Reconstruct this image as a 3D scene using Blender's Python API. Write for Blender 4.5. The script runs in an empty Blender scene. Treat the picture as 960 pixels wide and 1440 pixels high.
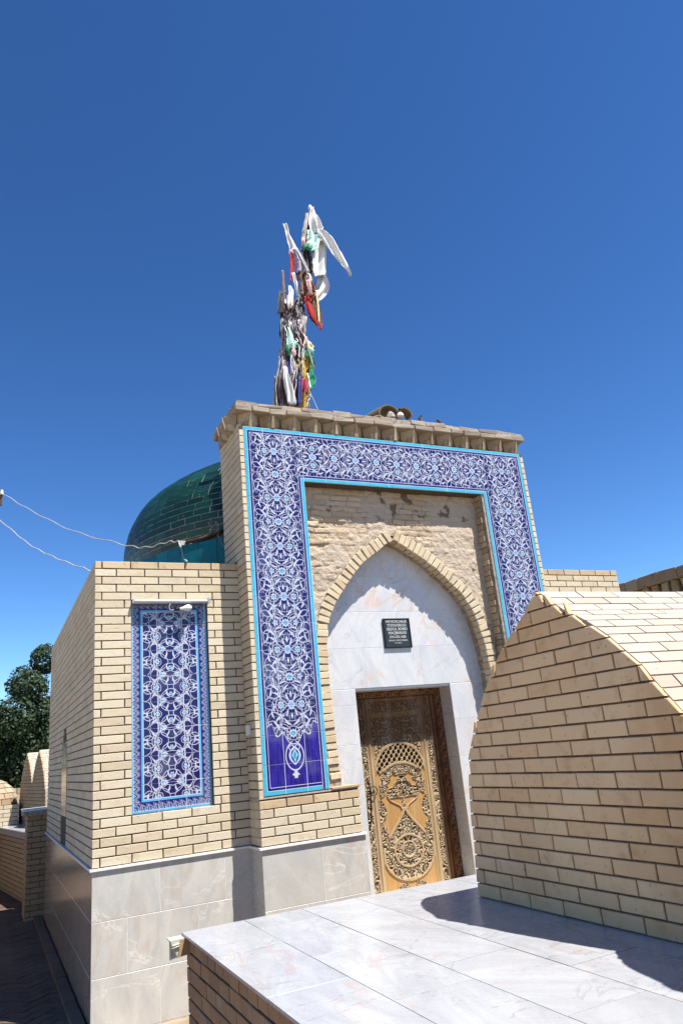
import bpy, math, random
import numpy as np
from mathutils import Matrix, Vector
random.seed(7); rng = np.random.default_rng(7)
S = bpy.context.scene
COL = S.collection

# ------------------------------------------------------------------ camera
yaw, pit, roll, fpx = .4628, .3111, -.0984, 1020.9
cy, sy, cp, sp = math.cos(yaw), math.sin(yaw), math.cos(pit), math.sin(pit)
f_ = Vector((sy*cp, cy*cp, sp)); r_ = Vector((cy, -sy, 0)); u_ = r_.cross(f_)
c_, s_ = math.cos(roll), math.sin(roll)
r2, u2 = c_*r_ + s_*u_, -s_*r_ + c_*u_
cd = bpy.data.cameras.new('camera'); cam = bpy.data.objects.new('camera', cd); COL.objects.link(cam)
m = Matrix((r2, u2, -f_)).transposed().to_4x4(); m.translation = Vector((-.8252, -6.8708, .768))
cam.matrix_world = m
cd.sensor_fit = 'HORIZONTAL'; cd.sensor_width = 36; cd.lens = 36*fpx/960; cd.clip_start = .05; cd.clip_end = 2000
S.camera = cam
S.render.resolution_x = 682; S.render.resolution_y = 1024

# ------------------------------------------------------------------ light
SUNV = Vector((.28, -.43, 1.0)).normalized()
elev = math.asin(SUNV.z); az = math.atan2(SUNV.x, SUNV.y)
w = bpy.data.worlds.new('World'); S.world = w; w.use_nodes = True
nt = w.node_tree; nt.nodes.clear()
sky = nt.nodes.new('ShaderNodeTexSky'); sky.sky_type = 'NISHITA'; sky.sun_disc = False
sky.sun_elevation = elev; sky.sun_rotation = az; sky.altitude = 1800; sky.air_density = 1.0; sky.dust_density = .0; sky.ozone_density = 3.2
hs = nt.nodes.new('ShaderNodeHueSaturation'); hs.inputs['Saturation'].default_value = 1.16
bg = nt.nodes.new('ShaderNodeBackground'); bg.inputs[1].default_value = .061
wo = nt.nodes.new('ShaderNodeOutputWorld')
nt.links.new(sky.outputs[0], hs.inputs['Color']); gm = nt.nodes.new('ShaderNodeGamma'); gm.inputs[1].default_value = 1.26; nt.links.new(hs.outputs[0], gm.inputs[0]); nt.links.new(gm.outputs[0], bg.inputs[0]); nt.links.new(bg.outputs[0], wo.inputs[0])
sl = bpy.data.lights.new('sun', 'SUN'); sl.energy = 5.0; sl.angle = math.radians(.53); sl.color = (1, .975, .925)
so = bpy.data.objects.new('sun', sl); COL.objects.link(so); so.rotation_euler = SUNV.to_track_quat('Z', 'Y').to_euler(); so.location = (3, -8, 20)
S.view_settings.view_transform = 'Standard'; S.view_settings.look = 'None'; S.view_settings.gamma = 1; S.view_settings.exposure = 1.05

# ------------------------------------------------------------------ node helpers
class G:
    """tiny expression builder on a node tree"""
    def __init__(s, nt): s.nt = nt
    def math(s, op, a, b=None, c=None):
        n = s.nt.nodes.new('ShaderNodeMath'); n.operation = op
        for i, x in enumerate((a, b, c)):
            if x is None: continue
            if isinstance(x, X): s.nt.links.new(x.o, n.inputs[i])
            else: n.inputs[i].default_value = x
        return X(s, n.outputs[0])
    def vmath(s, op, a, b=None):
        n = s.nt.nodes.new('ShaderNodeVectorMath'); n.operation = op
        for i, x in enumerate((a, b)):
            if x is None: continue
            if isinstance(x, X): s.nt.links.new(x.o, n.inputs[i])
            else: n.inputs[i].default_value = x
        return X(s, n.outputs['Value'] if op in ('DOT_PRODUCT', 'DISTANCE', 'LENGTH') else n.outputs[0])
    def comb(s, a, b, c=0.):
        n = s.nt.nodes.new('ShaderNodeCombineXYZ')
        for i, x in enumerate((a, b, c)):
            if isinstance(x, X): s.nt.links.new(x.o, n.inputs[i])
            else: n.inputs[i].default_value = x
        return X(s, n.outputs[0])
    def mix(s, fac, a, b):
        n = s.nt.nodes.new('ShaderNodeMix'); n.data_type = 'RGBA'
        for k, x in ((0, fac), (6, a), (7, b)):
            if isinstance(x, X): s.nt.links.new(x.o, n.inputs[k])
            elif k == 0: n.inputs[0].default_value = x
            else: n.inputs[k].default_value = (*x, 1)
        return X(s, n.outputs[2])
    def noise(s, vec, scale, detail=3, rough=.5, dist=0.):
        n = s.nt.nodes.new('ShaderNodeTexNoise'); n.inputs['Scale'].default_value = scale; n.inputs['Detail'].default_value = detail
        n.inputs['Roughness'].default_value = rough; n.inputs['Distortion'].default_value = dist
        s.nt.links.new(vec.o, n.inputs['Vector']); return X(s, n.outputs[0])
    def coord(s, kind='Object'):
        n = s.nt.nodes.new('ShaderNodeTexCoord'); return X(s, n.outputs[kind])
    def pos(s):
        n = s.nt.nodes.new('ShaderNodeNewGeometry'); return X(s, n.outputs['Position'])
    def rnd(s):
        a = s.nt.nodes.new('ShaderNodeNewGeometry'); b = s.nt.nodes.new('ShaderNodeObjectInfo')
        return s.math('FRACT', X(s, a.outputs['Random Per Island']) + X(s, b.outputs['Random']))
    def ramp(s, fac, stops):
        n = s.nt.nodes.new('ShaderNodeValToRGB'); s.nt.links.new(fac.o, n.inputs[0]); e = n.color_ramp.elements
        while len(e) < len(stops): e.new(.5)
        for i, (p, c) in enumerate(stops): e[i].position = p; e[i].color = (*c, 1)
        return X(s, n.outputs[0])
    def sstep(s, x, lo, hi):
        n = s.nt.nodes.new('ShaderNodeMapRange'); n.interpolation_type = 'SMOOTHSTEP'
        s.nt.links.new(x.o, n.inputs[0]); n.inputs[1].default_value = lo; n.inputs[2].default_value = hi
        return X(s, n.outputs[0])
class X:
    def __init__(s, g, o): s.g, s.o = g, o
    def __add__(a, b): return a.g.math('ADD', a, b)
    __radd__ = __add__
    def __sub__(a, b): return a.g.math('SUBTRACT', a, b)
    def __rsub__(a, b): return a.g.math('SUBTRACT', b, a)
    def __mul__(a, b): return a.g.math('MULTIPLY', a, b)
    __rmul__ = __mul__
    def __lt__(a, b): return a.g.math('LESS_THAN', a, b)
    def __gt__(a, b): return a.g.math('GREATER_THAN', a, b)
    def abs(a): return a.g.math('ABSOLUTE', a)
    def min(a, b): return a.g.math('MINIMUM', a, b)
    def max(a, b): return a.g.math('MAXIMUM', a, b)
def newmat(name, rough=.8, spec=.3):
    m = bpy.data.materials.new(name); m.use_nodes = True; b = m.node_tree.nodes['Principled BSDF']
    b.inputs['Roughness'].default_value = rough; b.inputs['Specular IOR Level'].default_value = spec
    return m, G(m.node_tree), b
def setc(g, b, col): g.nt.links.new(col.o, b.inputs['Base Color'])
def bump(g, b, h, dist=.01, strength=.5):
    n = g.nt.nodes.new('ShaderNodeBump'); n.inputs['Strength'].default_value = strength; n.inputs['Distance'].default_value = dist
    g.nt.links.new(h.o, n.inputs['Height']); g.nt.links.new(n.outputs[0], b.inputs['Normal'])

def mat_brick(name, cols, stain=(.30, .17, .08), stain_amt=.35, rough=.82, broad=0.):
    cols = [(q[0]*.82, q[1]*.835, q[2]*.83) for q in cols]; stain = tuple(q*.8 for q in stain)
    m, g, b = newmat(name, rough); P = g.pos(); r = g.rnd()
    c = g.ramp(r, [(i/(len(cols)-1), q) for i, q in enumerate(cols)])
    off = g.vmath('ADD', P, g.comb(r*7., r*3., r*5.))
    n1 = g.noise(off, 9., 4, .6); n2 = g.noise(off, 70., 3, .6)
    c = g.mix(g.sstep(n1, .52, .78)*stain_amt, c, stain)
    c = g.mix(g.sstep(n2, .62, .75)*.22, c, (.12, .08, .05))
    c = g.mix(g.sstep(g.noise(P, .9, 3), .45, .8)*.16, c, (.35, .30, .24))
    if broad: c = g.mix(g.sstep(g.noise(P, 1.15, 4, .55, .5), .46, .66)*broad, c, (.40, .21, .09))
    sm_ = g.sstep(g.noise(off, 23., 5, .7, .8), .60, .72)*g.sstep(n1, .42, .55); c = g.mix(sm_*.30, c, (.42, .39, .34))
    chip = g.sstep(g.noise(off, 42., 2, .5), .70, .74); c = g.mix(chip*.45, c, (.20, .13, .07))
    setc(g, b, c); bump(g, b, n2*.35 + n1*1.2 - chip*1.4 + sm_*.4, .006, .6); return m
def mat_plain(name, col, rough=.8, var=.2, scale=8., dark=None, spec=.3, metal=0, bumpd=.003):
    m, g, b = newmat(name, rough, spec); P = g.pos(); n = g.noise(P, scale, 4, .6)
    d = dark or tuple(x*(1-var*1.6) for x in col)
    setc(g, b, g.mix(g.sstep(n, .3, .75), col, d)); b.inputs['Metallic'].default_value = metal
    bump(g, b, g.noise(P, scale*6, 3), bumpd, .5); return m
def mat_marble(name, base, light, vein, veinamt=.5, rough=.22, stretch=(1, 1, 4), vein2=None, bw=.03, gl=.46):
    base, light, vein = [tuple(x*.82 for x in q) for q in (base, light, vein)]
    m, g, b = newmat(name, rough, .5); r = g.rnd(); P = g.pos()
    ro = g.nt.nodes.new('ShaderNodeVectorRotate'); ro.rotation_type = 'EULER_XYZ'
    v = g.vmath('ADD', P, g.comb(r*13., r*17., r*11.)); g.nt.links.new(v.o, ro.inputs[0])
    ang = (r-.5)*1.3; g.nt.links.new(g.comb(ang*.6, ang, ang).o, ro.inputs['Rotation']); v = X(g, ro.outputs[0])
    vs = g.vmath('MULTIPLY', v, stretch)
    n = g.noise(vs, 2.2, 6, .62, .6); c = g.mix(g.sstep(n, .3, .7), base, light)
    c = g.mix(g.sstep(g.noise(vs, 9., 5, .65, .4), .5, .75)*.35, c, tuple(x*.78 for x in base))
    n2 = g.noise(vs, 1.1, 4, .5, 1.6); band = 1. - g.sstep((n2-.5).abs(), .004, bw)
    gate = g.sstep(g.noise(v, 1.7, 2), gl, gl+.16)
    c = g.mix(band*gate*veinamt, c, vein)
    n3 = g.noise(g.vmath('MULTIPLY', v, (stretch[2], stretch[0], stretch[1])), .8, 5, .55, 1.2); band2 = 1. - g.sstep((n3-.47).abs(), .001, .008)
    c = g.mix(band2*.45, c, vein2 or tuple(x*.55 for x in base))
    c = g.mix((r-.5).abs()*.7, c, light); c = g.mix(g.sstep(r, .6, 1.)*.18, c, tuple(x*.72 for x in base))
    setc(g, b, c); g.nt.links.new((g.noise(P, 30., 3)*.25 + rough*.6).o, b.inputs['Roughness']); return m

BR = [(.62, .51, .35), (.66, .55, .39), (.59, .485, .33), (.68, .575, .425), (.635, .525, .365), (.57, .455, .305), (.64, .51, .37)]
M = {}
M['brick'] = mat_brick('cream_brick', BR, stain_amt=.3)
M['brick_top'] = mat_brick('stained_cream_brick', [(.55, .39, .22), (.62, .46, .28), (.48, .33, .19)], stain_amt=.6)
M['brick_tomb'] = mat_brick('tomb_brick', [(.76, .50, .275), (.79, .53, .30), (.73, .47, .255), (.76, .51, .30), (.71, .43, .22)], stain=(.42, .20, .08), stain_amt=.5, broad=.55)
M['brick_roof'] = mat_brick('pale_roof_brick', [(.43, .36, .29), (.47, .40, .33), (.40, .32, .25)], stain=(.32, .21, .13), stain_amt=.3)
M['brick_brown'] = mat_brick('brown_side_brick', [(.36, .20, .10), (.42, .25, .13), (.31, .17, .085), (.39, .22, .11)], stain=(.6, .5, .42), stain_amt=.3)
M['brick_back'] = mat_brick('far_brick', [(.42, .29, .16), (.47, .33, .19), (.38, .26, .14)], stain_amt=.3)
M['mortar'] = mat_plain('mortar', (.11, .082, .056), .95, .3, 30)
M['mortar_light'] = mat_plain('pale_mortar', (.42, .36, .28), .95, .2, 30)
M['mortar_tomb'] = mat_plain('brown_mortar', (.15, .10, .06), .95, .3, 30)
M['paver'] = mat_brick('alley_paver', [(.12, .075, .05), (.16, .10, .065), (.10, .07, .05)], stain=(.06, .05, .04), stain_amt=.5)
M['kerb'] = mat_brick('kerb_stone', [(.17, .10, .06), (.20, .12, .08), (.14, .09, .06)])
M['ground'] = mat_plain('sandy_ground', (.36, .28, .19), .95, .3, 3)
M['marble_top'] = mat_marble('white_marble', (.365, .370, .385), (.475, .475, .485), (.44, .29, .22), .45, .2, (3.6, 1, 1), None, .022)
M['marble_wall'] = mat_marble('pink_veined_marble', (.54, .54, .56), (.68, .66, .63), (.66, .42, .26), .8, .25, (2.6, 2.6, .7), None, .04, .45)
M['marble_base'] = mat_marble('grey_beige_marble', (.46, .445, .41), (.58, .55, .49), (.46, .33, .22), .35, .22, (2.6, 2.6, .9), (.66, .62, .55), .05, .40)
M['marble_side'] = mat_marble('polished_beige_marble', (.34, .27, .19), (.40, .34, .27), (.28, .2, .13), .4, .08, (2.6, 2.6, .9))
M['marble_white'] = mat_plain('white_marble_strip', (.68, .665, .64), .4, .08, 10)
M['old'] = mat_brick('old_rough_brick', [(.43, .31, .195), (.50, .38, .25), (.37, .26, .16), (.53, .42, .29)], stain=(.17, .10, .06), stain_amt=.65, rough=.95)
M['cornice'] = mat_brick('cornice_brick', [(.34, .27, .20), (.40, .32, .24), (.29, .225, .165), (.37, .31, .25)], stain=(.22, .19, .16), stain_amt=.7, rough=.95)
M['vous'] = mat_brick('arch_rough_brick', [(.62, .49, .31), (.68, .55, .37), (.57, .43, .27)], stain=(.3, .2, .12), stain_amt=.4, rough=.95)
M['oldmortar'] = mat_plain('old_mortar', (.36, .31, .25), .97, .35, 22)

# rough recess wall material
m, g, b = newmat('eroded_masonry', .95, .1); P = g.pos()
at = g.nt.nodes.new('ShaderNodeAttribute'); at.attribute_name = 'Col'; a = X(g, at.outputs['Color'])
n1 = g.noise(P, 14, 5, .65); n2 = g.noise(P, 60, 4, .6)
c = g.mix(g.sstep(n1, .35, .7)*.55, a, (.46, .36, .265)); c = g.mix(g.sstep(n2, .55, .72)*.4, c, (.17, .12, .075))
n = g.nt.nodes.new('ShaderNodeSeparateXYZ'); g.nt.links.new(P.o, n.inputs[0]); zz = X(g, n.outputs[2])
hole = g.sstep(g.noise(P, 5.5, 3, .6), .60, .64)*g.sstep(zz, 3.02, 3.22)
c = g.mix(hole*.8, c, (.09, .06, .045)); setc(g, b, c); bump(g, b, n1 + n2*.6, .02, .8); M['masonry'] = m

# glazed materials
def mat_glaze(name, cols, rough=.12, patchy=None):
    m, g, b = newmat(name, rough, .38); r = g.rnd(); P = g.pos()
    c = g.ramp(r, [(i/(len(cols)-1), q) for i, q in enumerate(cols)])
    c = g.mix(g.sstep(g.noise(P, 22., 4, .6), .4, .75)*.5, c, patchy or tuple(x*.6 for x in cols[0]))
    setc(g, b, c); bump(g, b, g.noise(P, 14., 2), .006, .4); return m
M['dome'] = mat_glaze('dark_green_glaze', [(.003, .026, .018), (.004, .042, .026), (.002, .016, .013), (.006, .058, .036), (.003, .034, .026)], .38)
M['drum'] = mat_glaze('turquoise_glaze', [(.006, .13, .15), (.008, .17, .18), (.005, .10, .13)], .18)
M['grout'] = mat_plain('pale_grout', (.42, .44, .40), .9, .2, 20)
M['tilegrout'] = mat_plain('tile_grout', (.62, .62, .64), .9, .1, 20)

# ------------------------------------------------------------------ ornament shaders
BLUE, DEEP, WHITE, TURQ, LBLUE = (.010, .010, .118), (.008, .008, .082), (.46, .47, .535), (.025, .28, .44), (.17, .31, .55)
def uvxy(g):
    n = g.nt.nodes.new('ShaderNodeUVMap'); n.uv_map = 'UVMap'
    s = g.nt.nodes.new('ShaderNodeSeparateXYZ'); g.nt.links.new(n.outputs[0], s.inputs[0])
    return X(g, s.outputs[0]), X(g, s.outputs[1])
def rings(g, v, lst):
    d = None
    for cx, cyy, r, wd in lst:
        e = (g.vmath('DISTANCE', v, (cx, cyy, 0)) - r).abs() - wd
        d = e if d is None else d.min(e)
    return d
def leaves(g, v, lst):
    d = None
    for cx, cyy, th, L, t, k in lst:
        q = g.vmath('SUBTRACT', v, (cx, cyy, 0)); ct, st = math.cos(th), math.sin(th)
        a = g.vmath('DOT_PRODUCT', q, (ct, st, 0)); bb = g.vmath('DOT_PRODUCT', q, (-st, ct, 0)); a2 = a*a
        e = g.math('MULTIPLY_ADD', a2, -k, bb).abs(); e = g.math('MULTIPLY_ADD', a2, t/(L*L), e) - t
        d = e if d is None else d.min(e)
    return d
def discs(g, v, lst, petals=0, pr=0.):
    d = None
    for cx, cyy, r in lst:
        q = g.vmath('SUBTRACT', v, (cx, cyy, 0)); e = g.vmath('LENGTH', q) - r
        if petals:
            s = g.nt.nodes.new('ShaderNodeSeparateXYZ'); g.nt.links.new(q.o, s.inputs[0])
            an = g.math('ARCTAN2', X(g, s.outputs[1]), X(g, s.outputs[0])); e = e - g.math('COSINE', an*float(petals))*pr
        d = e if d is None else d.min(e)
    return d
def arabesque(g, p, v, per, k=1.):
    """p = |u| metres, v = along metres -> colour.  k scales the motif."""
    q = g.math('FRACT', v*(1./per))*per
    wn = g.nt.nodes.new('ShaderNodeTexNoise'); wn.inputs['Scale'].default_value = 11.; wn.inputs['Detail'].default_value = 1.
    v0 = g.comb(p, q, 0.); g.nt.links.new(g.comb(p, v, 3.).o, wn.inputs['Vector'])
    vec = g.vmath('ADD', v0, g.vmath('MULTIPLY', g.vmath('SUBTRACT', X(g, wn.outputs['Color']), (.5, .5, .5)), (.016, .016, 0.))); P2 = per/2
    W = .0024
    R = [(.108*k, 0, .088*k, W), (.108*k, per, .088*k, W), (.108*k, 0, .060*k, W*.8), (.108*k, per, .060*k, W*.8),
         (.105*k, P2, .084*k, W), (.105*k, P2, .052*k, W*.8), (0, P2*.5, .125*k, W*1.1), (0, P2*1.5, .125*k, W*1.1),
         (.17*k, P2*.5, .070*k, W), (.17*k, P2*1.5, .070*k, W), (.06*k, P2*.52, .036*k, W*.8), (.06*k, P2*1.48, .036*k, W*.8),
         (0, 0, .062*k, W), (0, per, .062*k, W), (.205*k, P2*.92, .055*k, W), (.205*k, P2*1.75, .06*k, W), (.205*k, P2*.2, .05*k, W), (0, P2, .15*k, W*.9)]
    L = [(.055*k, P2*.40, .9, .055, .009, 4), (.13*k, P2*.62, 2.5, .06, .010, -4), (.15*k, P2*.36, -.7, .06, .010, 5), (.05*k, P2*1.62, -.8, .055, .009, -5),
         (.13*k, P2*1.42, .6, .06, .011, 5), (.15*k, P2*1.68, 2.2, .055, .009, -5), (.04*k, P2*.72, 1.9, .04, .008, 6), (.04*k, P2*1.28, 1.2, .04, .008, -6),
         (.195*k, P2*.55, 1.3, .045, .008, -6), (.195*k, P2*1.3, 1.8, .045, .008, 6), (.075*k, P2*.18, .3, .035, .007, 8), (.075*k, P2*1.82, -.3, .035, .007, -8),
         (.0, P2*.62, 1.57, .03, .010, 0), (.0, P2*1.40, 1.57, .03, .010, 0), (.17*k, P2*.05, 1.4, .04, .007, 9), (.17*k, P2*1.05, 1.5, .04, .008, -9)]
    white = rings(g, vec, R).min(leaves(g, vec, L))
    wf = discs(g, vec, [(0, 0, .036), (0, per, .036), (.105*k, P2, .030)], 8, .005)
    wl = discs(g, vec, [(.108*k, 0, .026), (.108*k, per, .026), (.12*k, P2*.62, .020), (0, P2, .036), (.12*k, P2*1.40, .018)], 5, .006)
    tq = discs(g, vec, [(0, 0, .022), (0, per, .022), (.105*k, P2, .019)])
    lb = discs(g, vec, [(.108*k, 0, .018), (.108*k, per, .018), (0, P2, .026), (.12*k, P2*.62, .012), (.12*k, P2*1.40, .011)], 5, .004)
    cn = (g.noise(vec, 20., 0, .4) - .5).abs(); white = white.min(cn*.10 - .0008)
    s = .0014
    def on(d): return 1. - g.sstep(d, -s, s)
    c = g.mix(on(white), DEEP, WHITE)
    c = g.mix(on(wf.min(wl)), c, WHITE); c = g.mix(on(lb), c, LBLUE); c = g.mix(on(tq), c, TURQ)
    cen = discs(g, vec, [(0, 0, .007), (0, per, .007), (.105*k, P2, .006), (.108*k, 0, .006)])
    return g.mix(on(cen), c, WHITE)
def finish_tile(g, b, c):
    P = g.pos(); n = g.noise(P, 26., 4, .65)
    c = g.mix(g.sstep(n, .55, .8)*.28, c, (.10, .12, .34)); r = g.rnd()
    c = g.mix(g.sstep(g.noise(P, 3.5, 2), .5, .7)*.12, c, (.4, .42, .5))
    setc(g, b, c); bump(g, b, g.noise(P, 12., 2)*.5 + n*.2, .004, .35)
# frame: UV = (x, z) in metres
m, g, b = newmat('blue_arabesque_tile', .22, .4); x, z = uvxy(g)
xx = (x - 3.2116).abs()
dout = g.math('MINIMUM', 1.7944 - xx, 4.029 - z)
din = g.math('MAXIMUM', xx - 1.1545, z - 3.456)
u_vert = xx - 1.4745; isv = xx > 1.225
uu = g.math('MULTIPLY', isv, u_vert) + (1. - isv)*(z - 3.7425)*1.05
vv = g.math('MULTIPLY', isv, 4.03 - z) + (1. - isv)*(x - 3.2116 + .2587)
orn = arabesque(g, uu.abs(), vv, .5174)
# lower end of the pattern, solid blue and medallion
ua = u_vert.abs()
edge = 1.02 - .10*1. - (1. - g.sstep(ua, 0., .11))*.10 + g.math('COSINE', ua*60.)*.012 - g.sstep(ua, .17, .21)*-.09
db = g.math('MULTIPLY', isv, (z - edge)) + (1. - isv)*1.
streak = g.noise(g.comb(x*60., z*5., 0.), 1., 3)
solid = g.mix(g.sstep(streak, .25, .75), (.008, .005, .07), (.035, .022, .30))
vec = g.comb(ua, z, 0.)
med = (g.vmath('DISTANCE', g.vmath('MULTIPLY', vec, (1., .72, 1.)), (0, .725*.72, 0)))
solid = g.mix(1. - g.sstep((med - .088).abs(), .003, .006), solid, WHITE)
ogee = leaves(g, vec, [(0, .73, 1.5708, .085, .058, 0)])
solid = g.mix(1. - g.sstep(ogee, -.002, .002), solid, WHITE)
ogee2 = leaves(g, vec, [(0, .73, 1.5708, .070, .043, 0)])
solid = g.mix(1. - g.sstep(ogee2, -.002, .002), solid, TURQ)
in3 = leaves(g, vec, [(0, .73, 1.5708, .045, .022, 0)]); solid = g.mix(1. - g.sstep(in3.abs(), .003, .006), solid, WHITE)
in4 = leaves(g, vec, [(0.02, .70, 1.2, .03, .006, 0), (.022, .765, 2.0, .03, .006, 0)]); solid = g.mix(1. - g.sstep(in4, -.001, .002), solid, DEEP)
fl = discs(g, vec, [(0, .565, .028)], 5, .007); solid = g.mix(1. - g.sstep(fl, -.002, .002), solid, WHITE)
lp = rings(g, vec, [(.03, .80, .022, .003)]); solid = g.mix(1. - g.sstep(lp, -.001, .002), solid, WHITE)
inner = g.mix(db > 0., solid, orn)
inner = g.mix(1. - g.sstep(db.abs(), .003, .007), inner, WHITE)
dd = dout.min(din)
dbot = z - .407; dd = dd.min(dbot + (1. - isv)*9.)
low = z < .93
c = g.mix(dd < .066, inner, WHITE); c = g.mix(dd < .061, c, g.mix(low*(1. - (dd < .052)), BLUE, BLUE)); c = g.mix(dd < .040, c, WHITE)
tn = g.noise(g.comb(x*9., z*30., 0.), 1., 4); tc = g.mix(tn, (.025, .27, .41), (.07, .43, .55)); c = g.mix(dd < .035, c, tc)
finish_tile(g, b, c); M['frame_tile'] = m
# panel: UV = local (u, v) metres from centre / bottom; size .72 x 1.86
m, g, b = newmat('blue_lattice_tile', .22, .4); x, z = uvxy(g); xx = x.abs()
PP = .2344
wn = g.nt.nodes.new('ShaderNodeTexNoise'); wn.inputs['Scale'].default_value = 13.; wn.inputs['Detail'].default_value = 1.
g.nt.links.new(g.comb(xx, z, 5.).o, wn.inputs['Vector'])
vec = g.vmath('ADD', g.comb(xx, g.math('FRACT', z*(1/PP))*PP, 0.), g.vmath('MULTIPLY', g.vmath('SUBTRACT', X(g, wn.outputs['Color']), (.5, .5, .5)), (.028, .028, 0.)))
rr = rings(g, vec, [(.10, .117, .075, .0026), (.12, .117, .036, .0022), (.085, .0, .036, .0022), (.085, PP, .036, .0022), (0, 0, .10, .0024), (0, PP, .10, .0024), (.22, 0, .105, .0024), (.22, PP, .105, .0024), (0, .117, .125, .0022), (.20, .117, .055, .0026), (.235, .05, .05, .0026), (.235, .185, .05, .0026), (.14, 0, .045, .0024), (.14, PP, .045, .0024), (.235, .117, .022, .0024), (.05, .117, .10, .0024)])
rr = rr.min(leaves(g, vec, [(.03, .06, 1.1, .04, .007, 6), (.03, .175, 2.0, .04, .007, -6), (.155, .055, 2.3, .035, .007, 8), (.155, .18, .8, .035, .007, 8), (.06, .01, .2, .035, .006, -8), (.06, .225, -.2, .035, .006, 8), (.215, .117, 1.57, .04, .007, 0)]))
q1 = g.mix((1. - g.sstep(rr, -.0014, .0014)), DEEP, WHITE)
fl = discs(g, vec, [(.12, .117, .020), (.085, 0, .019), (.085, PP, .019), (0, .06, .017)], 6, .003); q1 = g.mix(1. - g.sstep(fl, -.001, .002), q1, WHITE)
fl = discs(g, vec, [(.12, .117, .013), (.085, 0, .012), (.085, PP, .012), (0, .06, .011)]); q1 = g.mix(1. - g.sstep(fl, -.001, .002), q1, (.04, .30, .48))
dd = (.36 - xx).min(z).min(1.86 - z)
zig = g.math('PINGPONG', (z + x*g.math('GREATER_THAN', g.math('MAXIMUM', .10 - z, z - 1.76), 0.)), .029)
zz = (dd - .022) - zig*1.5
zc = g.mix(1. - g.sstep((zz - .002).abs(), .002, .005), BLUE, WHITE); zc = g.mix(1. - g.sstep((zz - .020).abs(), .001, .004), zc, WHITE); zc = g.mix(1. - g.sstep(zz, -.022, -.016), zc, (.17, .31, .50))
c = g.mix(dd < .112, q1, WHITE); c = g.mix(dd < .106, c, (.08, .32, .52)); c = g.mix(dd < .090, c, BLUE); c = g.mix(dd < .078, c, zc)
c = g.mix(dd < .022, c, WHITE); c = g.mix(dd < .017, c, (.08, .32, .52))
finish_tile(g, b, c); M['panel_tile'] = m

# ------------------------------------------------------------------ mesh helpers
def link(o, parent=None):
    COL.objects.link(o)
    if parent is not None: o.parent = parent
    return o
def obj(name, V, F, mat, parent=None, smooth=False):
    me = bpy.data.meshes.new(name); me.from_pydata([tuple(v) for v in V], [], F); me.materials.append(mat)
    if smooth: me.polygons.foreach_set('use_smooth', [True]*len(me.polygons))
    me.update(); return link(bpy.data.objects.new(name, me), parent)
def tag(o, label=None, cat=None, group=None, kind=None):
    for k, v in (('label', label), ('category', cat), ('group', group), ('kind', kind)):
        if v: o[k] = v
    return o
def thing(name, label, cat, group=None, loc=(0, 0, 0)):
    o = bpy.data.objects.new(name, None); COL.objects.link(o); o.location = loc; o.empty_display_size = .2
    return tag(o, label, cat, group)
class MB:
    def __init__(s): s.V = []; s.F = []
    def add(s, V, F):
        k = len(s.V); s.V += [tuple(v) for v in V]; s.F += [tuple(i+k for i in f) for f in F]; return s
    def box(s, a, b):
        x0, y0, z0 = a; x1, y1, z1 = b
        return s.add([(x0, y0, z0), (x1, y0, z0), (x1, y1, z0), (x0, y1, z0), (x0, y0, z1), (x1, y0, z1), (x1, y1, z1), (x0, y1, z1)],
                     [(0, 3, 2, 1), (4, 5, 6, 7), (0, 1, 5, 4), (1, 2, 6, 5), (2, 3, 7, 6), (3, 0, 4, 7)])
    def tube(s, pts, r, n=8, caps=True):
        pts = [Vector(p) for p in pts]; R = r if isinstance(r, (list, tuple)) else [r]*len(pts); V = []; F = []
        up = Vector((0, 0, 1))
        for i, p in enumerate(pts):
            t = (pts[min(i+1, len(pts)-1)] - pts[max(i-1, 0)]).normalized()
            a = t.cross(up if abs(t.z) < .95 else Vector((1, 0, 0))).normalized(); bb = t.cross(a)
            V += [p + (a*math.cos(2*math.pi*k/n) + bb*math.sin(2*math.pi*k/n))*R[i] for k in range(n)]
        for i in range(len(pts)-1):
            F += [(i*n+k, i*n+(k+1) % n, (i+1)*n+(k+1) % n, (i+1)*n+k) for k in range(n)]
        if caps: F += [tuple(range(n))[::-1], tuple((len(pts)-1)*n+k for k in range(n))]
        return s.add(V, F)
    def build(s, name, mat, parent=None, smooth=False): return obj(name, s.V, s.F, mat, parent, smooth)
def catmull(pts, n=8):
    P = [Vector(p) for p in pts]; P = [P[0]*2-P[1]] + P + [P[-1]*2-P[-2]]; out = []
    for i in range(1, len(P)-2):
        for k in range(n):
            t = k/n; a, b, c, d = P[i-1], P[i], P[i+1], P[i+2]
            out.append(.5*((2*b) + (c-a)*t + (2*a-5*b+4*c-d)*t*t + (3*b-a-3*c+d)*t**3))
    out.append(P[-2]); return out
def prism(poly, depth, ch):
    """front face polygon in local (u, v), n=0 is the face, goes back to -depth; bevelled front edge"""
    n = len(poly); cx = sum(p[0] for p in poly)/n; cyy = sum(p[1] for p in poly)/n; V = []
    for q in poly: V.append((q[0], q[1], -depth))
    for q in poly: V.append((q[0], q[1], -ch))
    for q in poly:
        dx, dy = q[0]-cx, q[1]-cyy
        V.append((q[0]-math.copysign(min(ch, abs(dx)), dx), q[1]-math.copysign(min(ch, abs(dy)), dy), 0))
    F = [tuple(range(n))[::-1]]
    for k in range(n):
        j = (k+1) % n; F += [(k, j, n+j, n+k), (n+k, n+j, 2*n+j, 2*n+k)]
    F.append(tuple(2*n+k for k in range(n))); return V, F
_cache = {}
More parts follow.
